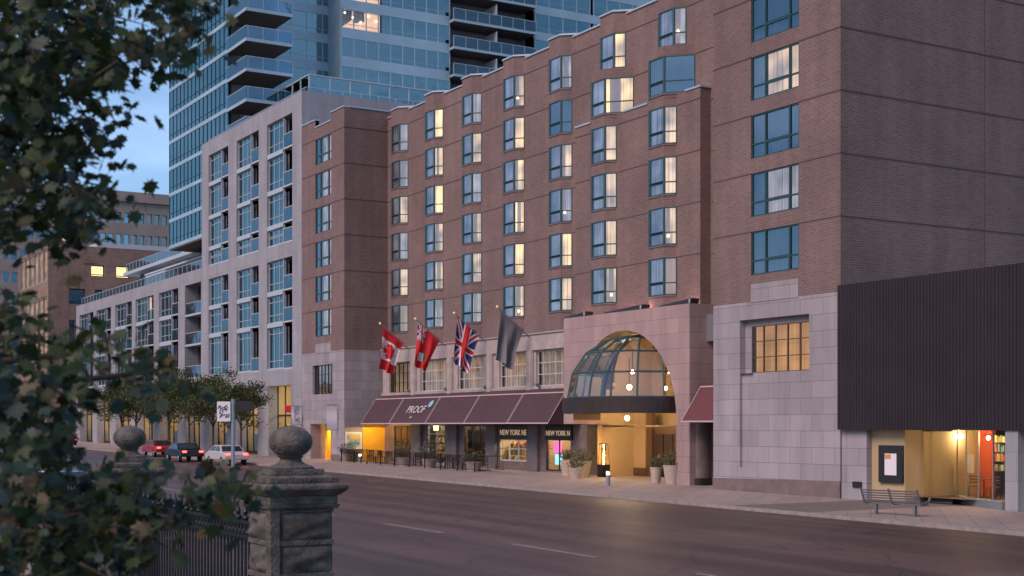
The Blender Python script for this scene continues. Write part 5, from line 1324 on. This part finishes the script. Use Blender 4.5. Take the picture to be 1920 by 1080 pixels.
# banners
def banner(px, Y, py0, py1, w_, label, m, em=True):
    x = XP(px, Y-.15-w_/2); ya, yb = Y-.15-w_, Y-.15; z1 = ZP(px,py0,Y-.6); z0 = ZP(px,py1,Y-.6)
    t = thing('street_banner', label, 'banner', (x, Y, z0), 'banners on the stone fronts')
    mb = MB(); n = 12; g_ = lambda u, y: (x+.04*sin(u*6+y*2), y, z1+(z0-z1)*u)
    for i in range(n): a, b = i/n, (i+1)/n; mb.face([g_(a,ya), g_(b,ya), g_(b,yb), g_(a,yb)])
    mb.build('cloth', m, t, smooth=True)
    MB().tube((x,Y-.01,z1+.04), (x,ya-.06,z1+.04), .03).tube((x,Y-.01,z0-.02), (x,ya-.06,z0-.02), .02).build('arm', 'steel', t)
    if not em: return
    e = MB(); yc = (ya+yb)/2
    for (r0, a0, a1, oz) in ((.24,30,330,.78),(.12,0,240,.76),(.2,100,350,.45),(.12,-60,200,.2)):
        e.path([(x+.055, yc+r0*cos(radians(a0+(a1-a0)*i/8)), z0+(z1-z0)*oz+r0*1.2*sin(radians(a0+(a1-a0)*i/8))) for i in range(9)], .022, 5)
    e.build('emblem', 'purple', t)
banner(556, YB, 762, 796, 0.85, 'pale banner with a purple scribble emblem on the last apartment pier', 'cloth_white')
banner(622, YB, 760, 806, 0.85, 'plain pale banner hanging above the glowing ochre passage', 'cloth_white', False)

# ------------------------------------------------------------------ cars
def car(label, body, L_=4.5, h_=1.45, w_=1.8):
    t = thing('car', label, 'car', (0,0,0), 'cars on the road')
    P_ = [(-.5,.28),(-.5,.55),(-.47,.62),(-.30,.66),(-.17,.98),(.14,1.0),(.31,.70),(.46,.60),(.5,.48),(.5,.28)]
    n = len(P_); b = MB(); V = []
    for (sy, tp_) in ((-1,1),(1,1)):
        for (x, z) in P_:
            inset = .14*max(0,(z-.66)/.34); V.append((x*L_, sy*(w_/2-inset), z*h_))
    b.v = V; b.f = [tuple(range(n)), tuple(reversed(range(n,2*n)))]+[(i, n+i, n+(i+1) % n, (i+1) % n) for i in range(n)]; b.m = [0]*len(b.f)
    b.build('body', body, t, local=True, bevel=.05)
    g_ = MB()
    for sy in (-1,1):
        y = lambda z: sy*(w_/2-.14*max(0,(z-.66)/.34)+.006)
        g_.face([(x*L_, y(z), z*h_) for x, z in ((-.27,.69),(-.165,.94),(-.02,.955),(-.02,.70))]); g_.face([(x*L_, y(z), z*h_) for x, z in ((.0,.70),(.0,.955),(.13,.95),(.27,.71))])
    g_.face([(.30*L_+.01,-.78,.73*h_),(.30*L_+.01,.78,.73*h_),(.155*L_+.01,.68,.975*h_),(.155*L_+.01,-.68,.975*h_)]); g_.face([(-.29*L_-.01,-.78,.70*h_),(-.29*L_-.01,.78,.70*h_),(-.185*L_-.01,.68,.95*h_),(-.185*L_-.01,-.68,.95*h_)])
    g_.build('window', 'car_glass', t, local=True)
    for sx in (-.31,.31):
        for sy in (-1,1):
            wv = MB().tube((sx*L_, sy*(w_/2-.2), .32), (sx*L_, sy*(w_/2+.01), .32), .32, .32, 20).build('wheel', 'tyre', t, local=True)
            MB().tube((sx*L_, sy*(w_/2), .32), (sx*L_, sy*(w_/2+.02), .32), .2, .18, 14).build('rim', 'rim', wv, local=True)
    for sy in (-1,1):
        MB().box(.485*L_, .503*L_, sy*.5, sy*.8, .50*h_, .57*h_).build('headlight', 'head_lamp', t, local=True); MB().box(-.505*L_, -.49*L_, sy*.5, sy*.82, .50*h_, .60*h_).build('taillight', 'tail_lamp', t, local=True)
    return t
def putcar(o, x, y, rz): o.location = (x, y, G(x)-.13); o.rotation_euler = (0,0,rz)
putcar(car('dark blue saloon with tail lamps lit on the road before the apartment shops', 'car_dark'), *gp(345, 862)[:2], pi)
putcar(car('pale saloon with tail lamps lit, nearer than the dark saloon', 'car_white'), *gp(425, 868)[:2], pi)
for px_c, py_c, lab_, b_ in ((122,834,'dark saloon with tail lamps lit, leftmost of the traffic in the gap between leaves','car_dark'),(72,842,'grey white saloon with tail lamps lit, glimpsed far left through the leaves','car_white'),(298,853,'dark red saloon just beyond the dark blue saloon','car_red')): putcar(car(lab_, b_), *gp(px_c, py_c)[:2], pi)
putcar(car('red hatchback far down the street', 'car_red'), -150, 33.5, pi)
putcar(car('black saloon far down the street behind the leaves', 'car_dark'), -172, 29.5, pi)
putcar(car('light blue car in the near lane glimpsed through the leaves', 'car_blue'), -56, 12.6, 0)

# ------------------------------------------------------------------ street lamp at far left
t = thing('street_lamp', 'lit orange street lamp glimpsed between the leaves at far left', 'street lamp', (0,0,0))
p = PT(14, 649, 70); gz = G(p.x)
t.location = (p.x, p.y, gz); hz = p.z-gz
MB().tube((0,1.5,0),(0,1.5,hz+.3),.09,.06).tube((0,1.5,hz+.3),(0,0,hz+.2),.045).build('pole', 'dark_frame', t, local=True)
MB().lathe((0,0,hz-.12), [(.05,0),(.16,.05),(.18,.15),(.05,.22)], 12).build('lamp_head', 'orange_bulb', t, smooth=True, local=True)
MB().lathe((0,0,hz+.1), [(.2,0),(.2,.06),(.05,.14)], 12).build('hood', 'dark_frame', t, local=True)
point_light('lamp_light', (0,0,hz-.3), 400, (1,.5,.15), .2).parent = t

# ------------------------------------------------------------------ trees
def limb(mb, a, b, r0, r1, bend=.1, n=5, rr=random):
    a = Vector(a); b = Vector(b); off = Vector((rr.uniform(-1,1), rr.uniform(-1,1), rr.uniform(-.3,.6)))*bend*(b-a).length
    pr_ = a; pts_ = [a]
    for i in range(1, n+1):
        u = i/n; p_ = a.lerp(b, u)+off*sin(pi*u); mb.tube(pr_, p_, r0+(r1-r0)*(i-1)/n, r0+(r1-r0)*u, 8, False); pr_ = p_; pts_.append(p_)
    return pts_
def street_tree(label, seed, h=6.6):
    rr = random.Random(seed); rg_ = np.random.default_rng(seed)
    t = thing('street_tree', label, 'tree', (0,0,0), 'trees along the pavement before the shops')
    tr = MB(); limb(tr, (0,0,0), (0,0,h*.5), .12, .08, .02, 4, rr); ends = []
    for i in range(9):
        a = 2*pi*i/9+rr.uniform(-.3,.3); e = Vector((cos(a)*rr.uniform(.9,2.1), sin(a)*rr.uniform(.9,2.1), h*rr.uniform(.58,.93))); limb(tr, (0,0,h*rr.uniform(.33,.5)), e, .05, .012, .12, 4, rr); ends.append(e)
    ends += [Vector((0,0,h*.9)), Vector((.4,.2,h*.7))]
    tr.build('trunk', 'bark', t, local=True)
    mb = MB()
    for e in ends:
        for _ in range(3):
            c = np.array(e)+rg_.normal(size=3)*.45
            for _ in range(170):
                p_ = c+rg_.normal(size=3)*np.array((.38,.38,.26)); a = rg_.normal(size=3); a /= np.linalg.norm(a); b = np.cross(a, rg_.normal(size=3)); b /= np.linalg.norm(b); s_ = rg_.uniform(.12,.24)
                mb.face([p_, p_+a*s_*.5+b*s_*.35, p_+a*s_, p_+a*s_*.5-b*s_*.35])
    mb.build('crown', 'street_leaf', t, local=True); return t
ta = street_tree('broad street tree with a dense crown, nearest the hotel', 3); tb = street_tree('second street tree from the hotel', 8)
YTt = 39.2
def puttree(o, px, rz=0, s_=1): x = XP(px, YTt); o.location = (x, YTt, G(x)); o.rotation_euler = (0,0,rz); o.scale = (s_,)*3
puttree(ta, 452, 0, .93); puttree(tb, 400, 1, 1.0)
for i, (px, src, lab) in enumerate(((355,ta,'third street tree from the hotel'), (318,tb,'fourth street tree from the hotel'), (285,ta,'fifth street tree from the hotel'), (255,tb,'sixth street tree from the hotel, mostly behind leaves'), (228,ta,'farthest street tree in the row'))):
    c = dup(src, (0,0,0), 0, lab); puttree(c, px, i*1.3, 1.05)

# ------------------------------------------------------------------ foreground maple
mt = thing('maple_tree', 'dark leaved maple whose branches fill the left of the picture', 'tree', (0,0,0))
tk = MB(); rr = random.Random(5)
tb0 = Vector((-6.2,-1.6,.35)); mt.location = tb0; ORG[mt.name] = tb0.copy()
limb(tk, tb0, tb0+Vector((.1,.1,3.0)), .24, .19, .03, 6, rr); limb(tk, tb0+Vector((.1,.1,3.0)), tb0+Vector((.3,.5,7.5)), .19, .07, .05, 6, rr)
LF = [(0,-.50),(.03,-.26),(.30,-.34),(.24,-.20),(.50,-.08),(.36,.02),(.44,.24),(.22,.16),(.16,.30),(.08,.26),(0,.56),(-.08,.26),(-.16,.30),(-.22,.16),(-.44,.24),(-.36,.02),(-.50,-.08),(-.24,-.20),(-.30,-.34),(-.03,-.26)]
LFa = np.array(LF); rg_ = np.random.default_rng(11)
verts = []; faces = []; nl = 0
def add_leaf(p, s_):
    global nl
    n = rg_.normal(size=3)*.75+np.array((.35,-.35,.55)); n /= np.linalg.norm(n)
    dn = np.array((rg_.normal()*.6, rg_.normal()*.6, -1.0)); a = dn-n*np.dot(dn,n); a /= np.linalg.norm(a); b = np.cross(n, a)
    cu = rg_.uniform(.1,.5)
    for (x, y) in LFa:
        q_ = p+(b*x-a*(-y))*s_ + n*(-(abs(x)**1.5)*cu*s_*.6-(y*y)*cu*s_*.5); verts.append(tuple(q_))
    k0 = nl*len(LF); faces.append(tuple(range(k0, k0+len(LF)))); nl += 1
regions = [  # (outline in the picture, twigs, near, far)
 ([(-60,-60),(420,-60),(400,30),(372,85),(335,110),(300,60),(230,40),(150,70),(60,60),(-60,120)], 92, 5.6, 7.6),
 ([(-60,60),(150,60),(250,45),(320,95),(345,120),(300,135),(240,120),(215,150),(120,120),(-60,180)], 62, 5.6, 7.6),
 ([(-60,120),(120,110),(225,140),(245,190),(215,245),(180,262),(120,235),(-60,260)], 58, 5.6, 7.4),
 ([(-60,230),(120,230),(185,265),(180,300),(135,330),(140,355),(60,340),(-60,360)], 50, 5.4, 7.2),
 ([(-60,330),(140,330),(215,365),(225,395),(150,430),(140,465),(85,425),(30,440),(-60,470)], 50, 5.4, 7.0),
 ([(-60,560),(50,565),(80,600),(120,640),(100,690),(-60,720)], 15, 5.2, 6.8),
 ([(60,640),(160,625),(245,635),(230,680),(150,690),(70,690)], 6, 5.2, 6.6),
 ([(150,690),(300,670),(345,695),(370,712),(290,725),(170,725)], 7, 5.2, 6.6),
 ([(-60,700),(190,715),(205,745),(120,790),(-60,820)], 32, 5.0, 6.6),
 ([(-60,800),(110,815),(120,870),(90,900),(-60,900)], 24, 5.0, 6.6),
 ([(-60,880),(130,895),(240,940),(300,985),(250,1060),(230,1130),(-60,1130)], 100, 4.8, 6.4),
 ([(150,905),(290,925),(330,950),(250,970),(160,950)], 9, 5.0, 6.4),
 ([(300,935),(420,920),(445,932),(400,955),(345,985),(300,990)], 11, 5.0, 6.0),
]
tw2 = MB()
for (poly, n, t0, t1) in regions:
    xs_ = [p[0] for p in poly]; ys_ = [p[1] for p in poly]; c = 0
    while c < n:
        x, y = rg_.uniform(min(xs_), max(xs_)), rg_.uniform(min(ys_), max(ys_))
        if not inside(x, y, poly): continue
        c += 1; tt = rg_.uniform(t0, t1); P0 = PT(x, y, tt)
        dirv = Vector((rg_.normal()*.5, rg_.normal()*.5+.4, rg_.normal()*.25-.35)).normalized(); ln = rg_.uniform(.06,.15)
        A = P0-dirv*ln; B = P0+dirv*ln*.6; tw2.tube(A, B, .006, .002, 4, False)
        for q in range(10):
            u = rg_.uniform(0,1); pp = np.array(A.lerp(B, u))+rg_.normal(size=3)*.06; add_leaf(pp, rg_.uniform(.048,.098))
    # a bough into each mass
    cx_, cy_ = sum(xs_)/len(xs_), sum(ys_)/len(ys_); tgt = PT(min(cx_, 250), cy_, (t0+t1)/2)
    limb(tk, tb0+Vector((.12,.2,min(6.5, max(2.2, tgt.z-.3-tb0.z)))), tgt, .045, .012, .08, 6, rr)
tk.build('trunk', 'bark', mt, smooth=True)
tw2.build('twigs', 'bark', mt)
lv = MB(); lv.v = verts; lv.f = faces; lv.m = [0]*len(faces); lv.build('crown', 'maple_leaf', mt)
